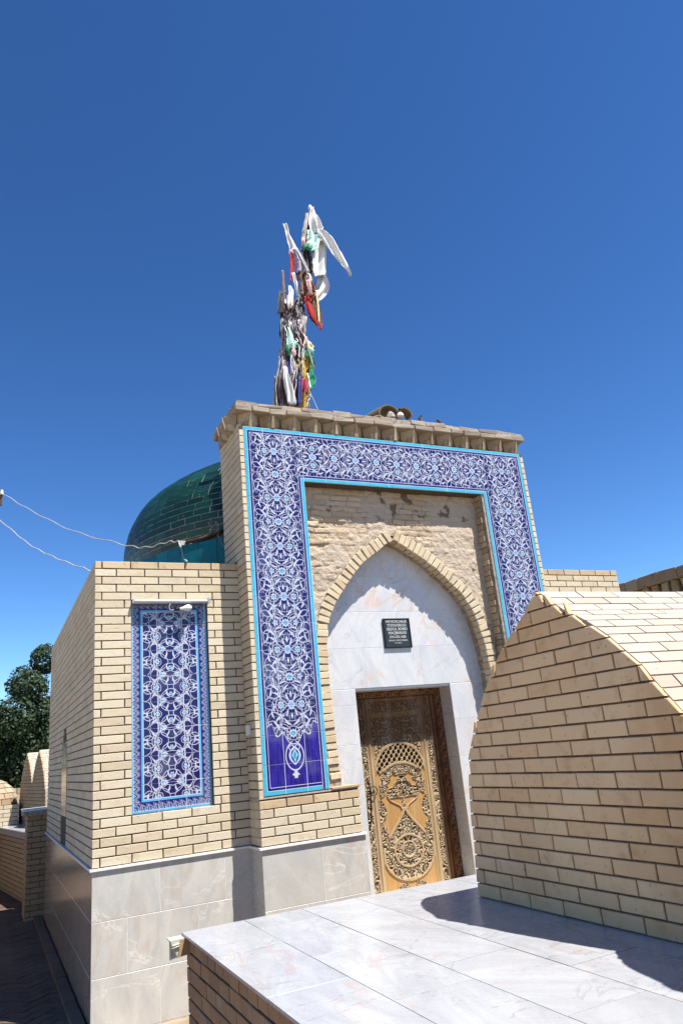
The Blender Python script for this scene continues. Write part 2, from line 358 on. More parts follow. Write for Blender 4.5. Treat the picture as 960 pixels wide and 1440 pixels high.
class Frame:
    """local frame: o + u*U + v*V + n*N (N points out of the wall)"""
    def __init__(s, o, U, V): s.o = Vector(o); s.U = Vector(U); s.Vv = Vector(V); s.N = s.U.cross(s.Vv)
    def pt(s, u, v, n=0): return s.o + s.U*u + s.Vv*v + s.N*n
    def mat(s, u, v, n=0):
        m = Matrix((s.U, s.Vv, s.N)).transposed().to_4x4(); m.translation = s.pt(u, v, n); return m
def piece(fr, poly, depth, ch, name, mat, parent, stuff=None, n=0.):
    cx = sum(p[0] for p in poly)/len(poly); cyy = sum(p[1] for p in poly)/len(poly)
    loc = [(p[0]-cx, p[1]-cyy) for p in poly]
    if stuff is not None:
        V, F = prism(loc, depth, ch); stuff.add([fr.pt(v[0]+cx, v[1]+cyy, v[2]+n) for v in V], F); return None
    jv = random.randrange(5) if name in ('brick',) else 0
    if jv: rj = random.Random(jv); loc = [(p[0]+rj.uniform(-.0015, .0015), p[1]+rj.uniform(-.0015, .0015)) for p in loc]
    key = (jv, name, mat.name, round(depth, 3), round(ch, 4)) + tuple(round(c, 3) for p in loc for c in p) if not jv else (jv, name, mat.name, round(depth, 3)) + tuple(round(p[k]-q[k]*0, 3) for p, q in zip(poly, poly) for k in (0, 1))[:0] + tuple(round(c, 3) for p in poly for c in (p[0]-cx, p[1]-cyy))
    me = _cache.get(key)
    if me is None:
        V, F = prism(loc, depth, ch); me = bpy.data.meshes.new(name); me.from_pydata(V, [], F); me.materials.append(mat); me.update(); _cache[key] = me
    o = bpy.data.objects.new(name, me); link(o, parent); o.matrix_local = fr.mat(cx, cyy, n); return o
def rect(u0, v0, u1, v1): return [(u0, v0), (u1, v0), (u1, v1), (u0, v1)]
PITCH, LEN, GAP = .075, .26, .010
def courses(fr, u0, u1, v0, nrow, par, mat, name='brick', stuff=None, start=lambda r: .06 if r % 2 == 0 else .19, clip=None, depth=.03, ch=.003, jit=.0015, topmat=None, quota=None):
    """running bond; clip(v_mid) -> list of (ua, ub) spans allowed in that course"""
    for r in range(nrow):
        va, vb = v0 + r*PITCH + GAP/2, v0 + (r+1)*PITCH - GAP/2
        spans = clip(r) if clip else [(u0, u1)]
        for (a, b_) in spans:
            u = a; s0 = start(r); first = True
            while u < b_ - .02:
                L = s0 if first else LEN; first = False; e = min(u + L, b_)
                if b_ - e < .03: e = b_
                P = rect(u + (GAP/2 if u > a + 1e-6 else 0), va, e - (GAP/2 if e < b_ - 1e-6 else 0), vb)
                st = stuff
                if quota is not None and stuff is None:
                    if quota[0] <= 0: st = quota[1]
                    else: quota[0] -= 1
                piece(fr, P, depth, ch, name, topmat if (topmat and r == nrow-1) else mat, par, st, n=random.uniform(-jit, jit))
                u = e
FX = lambda y, x0=0, z0=0: Frame((x0, y, z0), (1, 0, 0), (0, 0, 1))            # faces -y
FSL = lambda x, y0=0, z0=0: Frame((x, y0, z0), (0, -1, 0), (0, 0, 1))         # faces -x, u runs toward -y
GZ = -1.2

# ================================================================== SETTING
o = obj('ground', [(-400, -400, GZ), (400, -400, GZ), (400, 400, GZ), (-400, 400, GZ)], [(0, 1, 2, 3)], M['ground']); tag(o, kind='structure')
al = obj('path', [(-1.9, -4, GZ+.004), (-.06, -4, GZ+.004), (-.06, 13, GZ+.004), (-1.9, 13, GZ+.004)], [(0, 1, 2, 3)], M['mortar']); tag(al, kind='structure')
mb = MB(); ca, sa = math.cos(math.pi/4), math.sin(math.pi/4)
for i in range(-60, 60):
    for j in range(-22, 22):
        for kk in (0, 1):
            # herringbone made of L pairs
            bx = (i + j*2)*.125 - (.0 if kk == 0 else 0.0); 
            p0 = Vector(((i)*.125 + j*.5, (i)*.125)) if kk == 0 else Vector((i*.125 + j*.5 + .25, i*.125))
            wdt, hgt = (.25, .125) if kk == 0 else (.125, .25)
            if kk == 1: p0 = Vector((i*.125 + j*.5 + .25, i*.125 - .125))
            c0 = p0 + Vector((wdt/2, hgt/2)); X_, Y_ = c0.x*ca - c0.y*sa, c0.x*sa + c0.y*ca
            if not (-1.75 < X_+0 < -.06 and -2.5 < Y_+4.5 < 12.5): continue
            hz = GZ + .03 + random.uniform(-.003, .003); q = .006
            cs = [(p0.x+q, p0.y+q), (p0.x+wdt-q, p0.y+q), (p0.x+wdt-q, p0.y+hgt-q), (p0.x+q, p0.y+hgt-q)]
            R_ = [(a*ca-b_*sa, a*sa+b_*ca+4.5) for a, b_ in cs]
            mb.add([(*p, GZ+.006) for p in R_] + [(*p, hz) for p in R_], [(4, 5, 6, 7), (0, 1, 5, 4), (1, 2, 6, 5), (2, 3, 7, 6), (3, 0, 4, 7)])
tag(mb.build('paving_brick', M['paver'], al), kind='stuff')
mb = MB(); y = -1.2
while y < 5.4:
    mb.box((-.115, y+.004, GZ), (-.02, y+.296, GZ+.075+random.uniform(-.004, .004))); y += .3
tag(mb.build('kerb_stone', M['kerb'], al), kind='stuff')

# ================================================================== MAUSOLEUM
H = 35*PITCH; P0 = 1.372; YB = -.2872; YM = .0486; D = 5.25
mau = thing('mausoleum', 'cream brick mausoleum with blue tiled portal, carved wooden door and dark green dome', 'mausoleum')
rest = MB()                       # bricks of the mausoleum past the limit
QUOTA = [291, rest]
# ---- wing wall
wall = MB().box((.012, .058, GZ), (1.40, D-.012, H-.012)).box((.012, .012, GZ), (.324, .058, H-.012)).box((1.043, .012, GZ), (1.40, .058, H-.012)).box((.324, .012, GZ), (1.043, .058, .370)).box((.324, .012, 2.254), (1.043, .058, H-.012)).box((1.40, .60, GZ), (5.05, D-.012, H-.012)).box((5.05, .012, GZ), (6.52, D-.012, H-.012)).build('wall', M['mortar'], mau)
fr = FX(0)
px0, px1, pr0, pr1 = .322, 1.045, 5, 30     # panel opening columns/rows (from the bottom)
def clipw(r):
    if 5 <= r < 30: return [(0, px0), (px1, P0+.005)]
    return [(0, P0+.005)]
def startw(r): return (.06 if r % 2 == 0 else .19)
for r in range(35):
    sub = clipw(r)
    for si, (a, b_) in enumerate(sub):
        if len(sub) == 2 and si == 0: st = (lambda r_, rr=r: .06 if rr % 2 == 0 else .262)
        elif len(sub) == 2: st = (lambda r_, rr=r: .065 if rr % 2 else .26)
        else: st = (lambda r_, rr=r: .06 if rr % 2 == 0 else .19)
        courses(fr, 0, 0, r*PITCH, 1, wall, M['brick_top'] if r == 34 or (r == 4) and False else M['brick'], start=st, clip=lambda q, ab=(a, b_): [ab], quota=QUOTA)
# right wing: visible top courses
for r in range(24, 35):
    courses(FX(0, 5.06), 0, 0, r*PITCH, 1, wall, M['brick_top'] if r == 34 else M['brick'], start=lambda q, rr=r: .06 if rr % 2 == 0 else .19,
            clip=lambda q: [(0, 1.47)], quota=QUOTA if r >= 30 else None, stuff=None if r >= 30 else rest)
for r in range(0, 24): courses(FX(0, 5.06), 0, 0, r*PITCH, 1, wall, M['brick'], start=lambda q, rr=r: .06 if rr % 2 == 0 else .19, clip=lambda q: [(0, 1.47)], stuff=rest)
# side wall bricks (facing -x), niche opening
def niche_w(z):                   # half width of the pointed niche at height z, centre y 2.70
    if z > 1.30: return 0
    if z < .85: return .36
    return .36*math.sqrt(max(0, 1-((z-.85)/.46)**2))*.95
side = MB()
for r in range(35):
    zz = (r+.5)*PITCH; w_ = niche_w(zz); a0 = -D; sp_ = [(-D, -.032)] if w_ <= .02 else [(-D, -2.70-w_), (-2.70+w_, -.032)]
    courses(FSL(0), 0, 0, r*PITCH, 1, wall, M['brick'], start=lambda q, rr=r: .13 if rr % 2 == 0 else .26, clip=lambda q, s=sp_: s, stuff=side, depth=.03)
    courses(Frame((6.532, 0, 0), (0, 1, 0), (0, 0, 1)), 0, 0, r*PITCH, 1, wall, M['brick'], clip=lambda q: [(.032, D)], stuff=side)
tag(side.build('side_brick', M['brick'], wall), kind='stuff')
nb = MB()
courses(FSL(.022), 0, 0, 0., 4, wall, M['brick'], clip=lambda q: [(-3.06, -2.34)], stuff=nb, depth=.01)
tag(nb.build('niche_brick', M['brick_roof'], wall), kind='stuff')
MB().box((-.0, 2.40, .31), (.02, 3.0, 1.12)).build('niche_panel', M['marble_side'], wall)
# ---- tile panel
pan = MB().box((px0+.002, .0445, .372), (px1+.0, .054, 2.252)).build('tile_panel', M['tilegrout'], mau)
def uv_plane(me, fn):
    uv = me.uv_layers.new(name='UVMap'); vs = me.vertices
    for l in me.loops: uv.data[l.index].uv = fn(vs[l.vertex_index].co)
def tile(fr, P, mat, par, n, uvf, depth=.006, ch=.0018, name='tile'):
    cx = sum(p[0] for p in P)/4; cyy = sum(p[1] for p in P)/4
    V, F = prism([(p[0]-cx, p[1]-cyy) for p in P], depth, ch); me = bpy.data.meshes.new(name); me.from_pydata(V, [], F); me.materials.append(mat); me.update()
    uv_plane(me, lambda co: uvf(co.x+cx, co.y+cyy)); o = bpy.data.objects.new(name, me); link(o, par); o.matrix_local = fr.mat(cx, cyy, n) @ Matrix.Rotation(max(-.004, min(.004, random.gauss(0, .002))), 4, 'X') @ Matrix.Rotation(max(-.004, min(.004, random.gauss(0, .002))), 4, 'Y'); return o
tw, th = .723/3, 1.875/8
for i in range(3):
    for j in range(8):
        P = rect(px0+i*tw+.002, .376+j*th+.002, px0+(i+1)*tw-.002, .376+(j+1)*th-.002)
        tile(FX(.042), P, M['panel_tile'], pan, random.uniform(-.001, .001), lambda u, v: ((u-px0-.3615)*.996, (v-.376)*.992))
# ---- portal
por = MB().box((P0+.012, YB+.012, GZ), (2.055, YM+.01, 4.03)).box((4.370, YB+.012, GZ), (5.045, YM+.01, 4.03)) \
    .box((P0+.012, YM+.01, GZ), (2.584, .41, 4.19)).box((3.745, YM+.01, GZ), (5.045, .41, 4.19)).box((2.584, YM+.012, 1.318), (3.745, .41, 4.19)) \
    .box((2.055, YB+.012, 3.458), (4.370, -.10, 4.03)).box((P0+.012, -.20, 4.03), (5.045, YM+.01, 4.19)).build('portal', M['mortar'], mau)
# header columns either side of the tiles
for k in range(48):
    z0 = .395 + k*PITCH
    if z0 + .065 > 4.06: break
    piece(FX(YB), rect(P0, z0, 1.414, z0+.065), .03, .002, 'brick', M['brick'], por, None if QUOTA[0] > 0 else rest, n=random.uniform(-.001, .001)); QUOTA[0] -= 1
k0 = 18
for k in range(48):
    z0 = .395 + k*PITCH
    if z0 + .065 > 4.06: break
    big = k >= 26 and QUOTA[0] > 26; QUOTA[0] -= 1 if big else 0
    piece(FX(YB), rect(5.009, z0, 5.053, z0+.065), .03, .002, 'brick', M['brick'], por, None if big else rest, n=random.uniform(-.001, .001))
ps = MB()
for r in range(54):
    courses(FSL(P0, 0, .395-5*PITCH), 0, 0, r*PITCH, 1, por, M['brick'], start=lambda q, rr=r: .19 if rr % 2 == 0 else .26, clip=lambda q: [(-.42, -.004-YB-.03)] if (r*PITCH+.03) > H-.03 else [(.002, -YB-.03)], stuff=ps)
    courses(Frame((5.053, 0, .02), (0, 1, 0), (0, 0, 1)), 0, 0, r*PITCH, 1, por, M['brick'], clip=lambda q: [(YB+.03, .42)], stuff=ps)
tag(ps.build('side_brick', M['brick'], por), kind='stuff')
# pedestal under the left tiles, and its hidden twin
for xa, xb in ((P0-.006, 2.352), (4.075, 5.06)):
    MB().box((xa+.012, YB-.006, 0), (xb-.012, YM, .385)).build('pedestal', M['mortar'], mau)
    for r in range(5):
        courses(FX(YB-.016, xa), 0, 0, r*PITCH, 1, por, M['brick_top'] if r == 4 else M['brick'], start=lambda q, rr=r: (.26, .13, .26, .13, .255)[rr],
                clip=lambda q, L=xb-xa: [(0, L)], quota=QUOTA if xa < 2 else None, stuff=None if xa < 2 else rest)
    courses(FSL(xa), 0, 0, 0, 5, por, M['brick'], start=lambda q: .14, clip=lambda q: [(.002, -YB-.016)], stuff=rest, depth=.02)
    MB().box((xa+.0, YB-.012, .386), (xb, YM, .398)).build('pedestal_cap', M['mortar_light'], mau)
    if xa < 2: MB().box((2.072, YB-.028, .399), (xb+.012, YM, .414)).build('pedestal_ledge', M['brick_top'], mau)
# tile frame
tf = MB().box((1.417, YB+.0030, .407), (2.058, YB+.013, 4.029)).box((4.367, YB+.0030, .407), (5.006, YB+.013, 4.029)).box((2.058, YB+.0030, 3.456), (4.367, YB+.013, 4.029)).build('tile_frame', M['tilegrout'], mau)
rowz = [4.029 - k*.2587 for k in range(15)]; idf = lambda u, v: (u, v)
for xa, xb in ((1.417, 2.058), (4.367, 5.006)):
    for i in range(3):
        for j in range(14):
            g2 = .0024
            tile(FX(YB), rect(xa+(xb-xa)*i/3+g2, rowz[j+1]+g2, xa+(xb-xa)*(i+1)/3-g2, rowz[j]-g2), M['frame_tile'], tf, random.uniform(-.001, .001), idf)
for i in range(9):
    for za, zb in ((3.829, 4.029), (3.629, 3.829), (3.456, 3.629)):
        tile(FX(YB), rect(2.058+i*2.309/9+.0018, za+.0018, 2.058+(i+1)*2.309/9-.0018, zb-.0018), M['frame_tile'], tf, random.uniform(-.001, .001), idf)
# ---- marble base
base = MB().box((.0, .0, GZ), (.011, D, -.02)).box((.011, .0, GZ), (P0, .011, -.02)).build('marble_base', M['marble_white'], mau)
def slabs(fr, rows, par, mat, n=.0, ch=.004, depth=.012):
    for (za, zb, xs) in rows:
        for a, b_ in zip(xs, xs[1:]): piece(fr, rect(a+.0008, za+.0012, b_-.0008, zb-.0012), depth, ch*.6, 'marble_slab', mat, par, n=n)
slabs(FX(-.002), [(-.40, -.02, [0, .553, 1.121, P0]), (-.80, -.40, [0, .284, .873, P0]), (GZ, -.80, [0, .542, 1.1, P0])], base, M['marble_base'])
slabs(FX(YB-.018), [(-.5, -.02, [P0-.01, 1.93, 2.372]), (-.86, -.5, [P0-.01, 1.75, 2.372]), (GZ, -.86, [P0-.01, 1.9, 2.372])], base, M['marble_base'])
slabs(FSL(P0-.01), [(-.5, -.02, [.0, .29]), (-.86, -.5, [0., .29]), (GZ, -.86, [0, .29])], base, M['marble_base'])
slabs(FX(YB-.018), [(-.5, -.02, [4.05, 5.06]), (GZ, -.5, [4.05, 5.06])], base, M['marble_base'])
MB().box((P0-.008, YB-.0165, GZ), (2.37, YM, -.02)).build('base_core', M['marble_white'], base); MB().box((4.06, YB-.0165, GZ), (5.05, YM, -.02)).build('base_core', M['marble_white'], base)
slabs(FSL(-.002), [(-.40, -.02, [-D, -4.6, -4.0, -3.4, -2.8, -2.2, -1.6, -1.0, -.4, 0]), (-.80, -.40, [-D, -4.9, -4.3, -3.7, -3.1, -2.5, -1.9, -1.3, -.7, 0]),
                   (GZ, -.80, [-D, -4.5, -3.9, -3.3, -2.7, -2.1, -1.5, -.9, -.3, 0])], base, M['marble_side'])
slabs(FX(-.002, 5.06), [(-.40, -.02, [0, .6, 1.2, 1.47]), (GZ, -.40, [0, .6, 1.2, 1.47])], base, M['marble_base'])
st = MB().box((-.020, -.022, -.020), (P0-.01, .02, -.002)).box((-.020, .02, -.020), (.02, D, -.002)).box((P0-.032, YB-.04, -.021), (2.38, YB, -.003)).box((P0-.032, YB, -.021), (P0-.008, -.022, -.003)).box((2.36, YB, -.021), (2.385, YM-.012, -.003)).build('base_ledge', M['marble_white'], mau)
# ---- recess masonry + arch
APX = (3.13, 2.885)
Rin = catmull([(3.13, 2.885, 0), (3.36, 2.76, 0), (3.633, 2.571, 0), (3.962, 2.243, 0), (4.110, 1.916, 0), (4.172, 1.45, 0), (4.185, .9, 0), (4.19, .41, 0)], 10)
Lin = catmull([(3.13, 2.885, 0), (2.915, 2.745, 0), (2.655, 2.54, 0), (2.345, 2.15, 0), (2.243, 1.88, 0), (2.222, 1.45, 0), (2.235, .9, 0), (2.255, .41, 0)], 10)
def offs(P, d):
    out = []
    for i, p in enumerate(P):
        t = (P[min(i+1, len(P)-1)] - P[max(0, i-1)]).normalized(); out.append(p + Vector((t.y, -t.x, 0))*d)
    return out
def resample(P, step):
    out = [P[0].copy()]; acc = 0
    for a, b_ in zip(P, P[1:]):
        L = (b_-a).length; pos = step-acc
        while pos < L: out.append(a.lerp(b_, pos/L)); pos += step
        acc = (acc + L) % step
    return out
YF = -.12
RO = offs(Rin, -.008); LO = offs(Lin, .008); V = []
for p in LO[::-1] + RO: V += [(p.x, YF-.002, p.y), (p.x, YM-.006, p.y)]
arch = obj('arch', V, [(2*i, 2*i+1, 2*i+3, 2*i+2) for i in range(len(V)//2-1)], M['oldmortar'], mau)
def face_strip(P, sgn):
    Q = [p + Vector((-(P[min(i+1, len(P)-1)]-P[max(0, i-1)]).normalized().y, (P[min(i+1, len(P)-1)]-P[max(0, i-1)]).normalized().x, 0))*(-sgn)*.135 for i, p in enumerate(P)]
    V = []
    for p, q in zip(P, Q): V += [(p.x, YF-.010+random.uniform(-.002, .002), p.y), (q.x, YF-.008+random.uniform(-.003, .002), q.y)]
    obj('arch_mortar', V, [(2*i, 2*i+1, 2*i+3, 2*i+2) for i in range(len(P)-1)], M['oldmortar'], arch)
face_strip(Rin, -1); face_strip(Lin, 1)
def vous(P, sgn, ya, yb, wid, step, name, mat, par, stuff=None, j=.006):
    Q = resample(P, step)
    for a, b_ in zip(Q, Q[1:]):
        t = (b_-a).normalized(); t = (t + Vector((random.gauss(0, .06), random.gauss(0, .06), 0))).normalized(); nn = Vector((-t.y, t.x, 0))*(-sgn); g2 = random.uniform(.002, .008)
        if nn.x*sgn < 0 and False: nn = -nn
        ins = random.uniform(-.004, j); w2 = wid*random.uniform(.85, 1.08)
        p = [a + t*g2 - nn*ins*0 + nn*ins, b_ - t*g2 + nn*ins, b_ - t*g2 + nn*w2, a + t*g2 + nn*w2]
        cc = sum(p, Vector())/4; fy = ya + random.uniform(-.012, .006)
        V = [(q.x-cc.x+random.uniform(-.003, .003), yy, q.y-cc.y+random.uniform(-.003, .003)) for yy in (fy, yb) for q in p]
        c2 = [(q-cc)*.88 for q in p]; V += [(q.x, fy-.006, q.y) for q in c2]
        F = [(4, 5, 6, 7), (0, 1, 5, 4), (1, 2, 6, 5), (2, 3, 7, 6), (3, 0, 4, 7), (0, 1, 9, 8), (1, 2, 10, 9), (2, 3, 11, 10), (3, 0, 8, 11), (8, 9, 10, 11)]
        if stuff is not None: stuff.add([(v[0]+cc.x, v[1], v[2]+cc.y) for v in V], F)
        else:
            o = obj(name, V, F, mat, par); o.location = (cc.x, 0, cc.y)
vous(Rin, -1, YF-.018, -.03, .13, .068, 'arch_brick', M['vous'], arch)
vous(Lin, 1, YF-.018, -.03, .13, .068, 'arch_brick', M['vous'], arch)
back = MB()
vous(Rin, -1, -.026, YM-.003, .14, .05, '', None, None, back, .012); vous(Lin, 1, -.026, YM-.003, .14, .05, '', None, None, back, .012)
tag(back.build('soffit_brick', M['old'], arch), kind='stuff')
# eroded wall heightfield
nx, nz = 236, 305; xs = np.linspace(2.03, 4.40, nx); zs = np.linspace(.40, 3.47, nz); XX, ZZ = np.meshgrid(xs, zs)
def vnoise(x, y, s, seed):
    r = np.random.default_rng(seed); T = r.random((256, 256)); x = x*s; y = y*s; xi = np.floor(x).astype(int); yi = np.floor(y).astype(int); fx = x-xi; fy = y-yi
    fx = fx*fx*(3-2*fx); fy = fy*fy*(3-2*fy); A = T[yi % 256, xi % 256]; B = T[yi % 256, (xi+1) % 256]; C_ = T[(yi+1) % 256, xi % 256]; D_ = T[(yi+1) % 256, (xi+1) % 256]
    return (A*(1-fx)+B*fx)*(1-fy) + (C_*(1-fx)+D_*fx)*fy
wz = ZZ + .022*(vnoise(XX, ZZ, 3, 1)-.5) + .02*(vnoise(XX, ZZ, 9, 2)-.5)
row = np.floor(wz/.064).astype(int); fz = wz/.064 - row
rr = np.random.default_rng(5).random(4096); blen = .17 + .09*rr[row % 997]
bx = XX + rr[(row*7) % 997]*.5 + .02*(vnoise(XX, ZZ, 12, 3)-.5); bi = np.floor(bx/blen).astype(int); fb = bx/blen - bi
e = np.minimum(np.minimum(fz, 1-fz)*.064, np.minimum(fb, 1-fb)*blen); rb = rr[(row*131 + bi*17) % 4093]
smear = np.clip((vnoise(XX, ZZ, 2.3, 8)*.7+vnoise(XX, ZZ, 11, 9)*.3-.44)*6, 0, 1)
cr_ = np.clip(1-np.abs(vnoise(XX, ZZ, 4, 21)-.5)/.02, 0, 1)*np.clip(vnoise(XX, ZZ, 2, 22)*3-1.2, 0, 1)
hgt = np.clip(e/.010, 0, 1)**.5*(.006 + .012*rb)*(1-.7*smear) + .012*vnoise(XX, ZZ, 6, 4) + .008*vnoise(XX, ZZ, 22, 5) + .006*vnoise(XX, ZZ, 48, 6) + .008*smear - .012*cr_
edge_ = (rr[(row*57 + bi*31) % 4093] > .90); hgt = hgt - edge_*.012*(1-smear)
cb = np.stack([.42+.11*rb, .315+.10*rb, .20+.08*rb], -1); cm = np.array([.45, .375, .29])
mm = (np.clip(1-e/.008, 0, 1)*.9)[..., None]; col = cb*(1-mm) + np.array([.16, .11, .075])*mm; col = col*(1-smear[..., None]*.8) + cm*smear[..., None]*.8
V = np.stack([XX, YF + .02 - hgt, ZZ], -1).reshape(-1, 3)
poly = [(p.x, p.y) for p in offs(Rin, -.07)] ; poly = poly + [(4.26, .3), (2.18, .3)] + [(p.x, p.y) for p in offs(Lin, .07)][::-1]
def inpoly(x, y, P):
    c = np.zeros(x.shape, bool); n = len(P)
    for i in range(n):
        x1, y1 = P[i]; x2, y2 = P[(i+1) % n]
        if y1 == y2: continue
        k = ((y1 > y) != (y2 > y)) & (x < (x2-x1)*(y-y1)/(y2-y1)+x1); c ^= k
    return c
# side the offsets outwards whichever sign they took
cenx = 3.2
def outward(P, d):
    A = offs(P, d); B = offs(P, -d); return A if abs(A[40].x-cenx) > abs(B[40].x-cenx) else B
poly = [(p.x, p.y) for p in outward(Rin, .07)] + [(4.3, .2), (2.1, .2)] + [(p.x, p.y) for p in outward(Lin, .07)][::-1]
ins = inpoly(XX, ZZ, poly)
idx = np.arange(nx*nz).reshape(nz, nx); keep = ~(ins[:-1, :-1] & ins[1:, :-1] & ins[:-1, 1:] & ins[1:, 1:])
F = np.stack([idx[:-1, :-1], idx[:-1, 1:], idx[1:, 1:], idx[1:, :-1]], -1)[keep]
def gridobj(name, V, F, mat, par, col=None, smooth=True):
    me = bpy.data.meshes.new(name); me.from_pydata(V.tolist(), [], F.tolist()); me.materials.append(mat)
    if smooth: me.polygons.foreach_set('use_smooth', [True]*len(me.polygons))
    if col is not None:
        ca_ = me.color_attributes.new('Col', 'FLOAT_COLOR', 'POINT'); ca_.data.foreach_set('color', np.concatenate([col.reshape(-1, 3), np.ones((len(V), 1))], 1).ravel().astype(np.float32))
    me.update(); return link(bpy.data.objects.new(name, me), par)
tag(gridobj('recess_wall', V, F, M['masonry'], mau, col), kind='stuff')
# right and left jamb of the recess: stacked old bricks
jb = MB(); z = .41
while z < 3.45:
    hh = random.uniform(.06, .085); d = random.uniform(-.012, .008)
    for xa, xb in ((4.315+d, 4.372), (2.053, 2.075+d)):
        if z + hh < 3.458: jb.box((xa, YB+.05+random.uniform(-.008, .008), z), (xb, YF+.03, z+hh-.008))
    z += hh
tag(jb.build('jamb_brick', M['old'], por), kind='stuff')
MB().box((4.335, YB+.014, .41), (4.3695, YB+.06, 3.4565)).box((4.345, YB+.05, .41), (4.3715, YF+.03, 3.456)).build('jamb_mortar', M['oldmortar'], por)
# ---- marble door wall
dw = MB().box((2.2, YM+.002, 1.32), (4.25, YM+.0118, 2.95)).box((2.2, YM+.002, GZ), (2.582, YM+.0118, 1.32)).box((3.747, YM+.002, GZ), (4.25, YM+.0118, 1.32)).build('marble_facing', M['marble_white'], mau)
slabs(FX(YM), [(1.318, 1.735, [2.18, 2.724, 3.416, 4.06, 4.27]), (1.735, 2.122, [2.18, 2.37, 3.09, 3.755, 4.27]), (2.122, 2.504, [2.18, 2.708, 3.396, 4.08, 4.27]), (2.504, 2.96, [2.3, 3.06, 3.745, 4.1]),
               (1.157, 1.314, [2.18, 2.584]), (.771, 1.157, [2.18, 2.584]), (.385, .771, [2.18, 2.584]), (.0, .385, [2.345, 2.584]), (-.5, 0, [2.345, 2.584]), (GZ, -.5, [2.345, 2.584]),
               (.93, 1.314, [3.745, 4.25]), (.55, .93, [3.745, 4.25]), (.17, .55, [3.745, 4.25]), (-.4, .17, [3.745, 4.1]), (GZ, -.4, [3.745, 4.1])], dw, M['marble_wall'], ch=.003, depth=.009)
slabs(FSL(3.7435, 0, 0), [(1.0, 1.31, [-.33, -YM-.001]), (.55, 1.0, [-.33, -YM-.001]), (.12, .55, [-.33, -YM-.001]), (-.32, .12, [-.33, -YM-.001]), (-.75, -.32, [-.33, -YM-.001]), (GZ, -.75, [-.33, -YM-.001])], dw, M['marble_base'], depth=.002, ch=.001)
MB().box((2.584, YM+.0125, 1.296), (3.745, .33, 1.317)).build('door_lintel_slab', M['marble_white'], dw)
MB().box((2.584, YM, GZ), (3.744, .40, -.66)).build('door_step', M['marble_white'], dw)
# ---- door
m, g, b = newmat('carved_wood', .7, .3); P = g.pos(); at = g.nt.nodes.new('ShaderNodeAttribute'); at.attribute_name = 'Col'; a = X(g, at.outputs['Color'])
gr = g.noise(g.vmath('MULTIPLY', P, (60., 60., 3.)), 1., 5, .6); gl = g.noise(g.vmath('MULTIPLY', P, (6., 6., 2.)), 1., 3)
c = g.mix(g.sstep(gr, .35, .75)*.45, a, g.vmath('MULTIPLY', a, (.42, .38, .34))); c = g.mix(g.sstep(gl, .5, .8)*.35, c, (.42, .36, .27)); setc(g, b, c); bump(g, b, gr, .003, .5); M['wood'] = m
M['wood_dark'] = mat_plain('brown_wood', (.20, .085, .03), .55, .4, 9, spec=.4)
M['hole'] = mat_plain('dark_interior', (.012, .010, .008), .95, .1, 9)
door = MB().box((2.69, .345, -.69), (3.606, .40, 1.222)).build('door', M['hole'], mau)
cx = 3.148; nx, nz = 260, 540; xs = np.linspace(2.692, 3.604, nx); zs = np.linspace(-.69, 1.222, nz); XX, T = np.meshgrid(xs, zs); s = XX-cx; A = np.abs(s)
def ell(cz, a, b_, c0=0): return np.sqrt(((A-c0)/a)**2 + ((T-cz)/b_)**2)
sw = A + .008*np.sin(T*70); tw_ = T + .008*np.sin(A*80+1)
cn = vnoise(A+.3, T+2, 27, 31) + .2*vnoise(A+.3, T+2, 60, 32); carv = np.sin(2*math.pi*3.2*cn)
ch_ = 1/(1+np.exp(-(carv+.15)*7))                        # 0 deep, 1 raised
h = np.full(A.shape, -.006); reg = np.zeros(A.shape, int)       # 0 orange field, 1 carved, 2 ridge, 3 hole
carved = (A > .375) & (A < .437)
carved |= (T > .80) & (A < .30) & (T < 1.02)
carved |= (T > 1.07) & (A < .437) & (T < 1.19)
reg[(A > .30) & (A <= .375)] = 2
reg[A >= .437] = 2
o1 = ell(.46, .295, .285); o2 = ell(.30, .30, .252)
carved |= (o1 >= 1.06) & (T > .47) & (T <= .80) & (A < .285)
wing = (o2 < .93) & (A > .085 + .17*np.clip((.50-T)/.30, 0, 1)**1.1 + .014*np.sin(T*95)) & (T > .20); carved |= wing
carved |= (T < .20) & (T > -.27) & (A > .288 - .075*np.abs(np.sin((T+.27)*math.pi/.235))**.6) & (A < .30)
pend = np.minimum(ell(.485, .062, .052), ell(.47, .05, .04, .055)) < 1
tre = (np.minimum(np.minimum(ell(.29, .115, .09), ell(.245, .082, .066, .115)), ell(.32, .07, .10)) < 1) | ((A < (.42-T)*.8) & (T > .26) & (T < .42))
tre &= ~((ell(.165, .085, .045, .095)) < 1)
neck = (A < .02+.0*T) & (T < .2) & (T > .1)
sq = np.clip((.14-T)/.47, 0, 1); wd = np.where(T > -.33, .294*(sq*sq*(3-2*sq)) + .016, .31*np.sqrt(np.clip(1-((T+.33)/.265)**2, 0, 1)))
drop = (A < wd) & (T < .15) & (T > -.60)
wd2 = wd - .032; dropin = (A < wd2) & (T < .08) & (T > -.565)
carved |= pend | tre | neck | dropin
reg[drop & ~dropin] = 2
carved |= (T < -.60) & (A < .20) & (A > .04) & (ell(-.70, .2, .1) < 1)
ring = (np.abs(ell(-.31, .165, .15)-1) < .07) | (np.abs(ell(-.30, .075, .075)-1) < .10); 
reg[carved] = 1
reg[dropin & ring] = 2
def edge(mk): 
    e_ = mk.copy(); e_[1:-1, 1:-1] = mk[:-2, 1:-1] & mk[2:, 1:-1] & mk[1:-1, :-2] & mk[1:-1, 2:]; return mk & ~e_
for mk in (pend, tre, wing): reg[edge(mk)] = 2
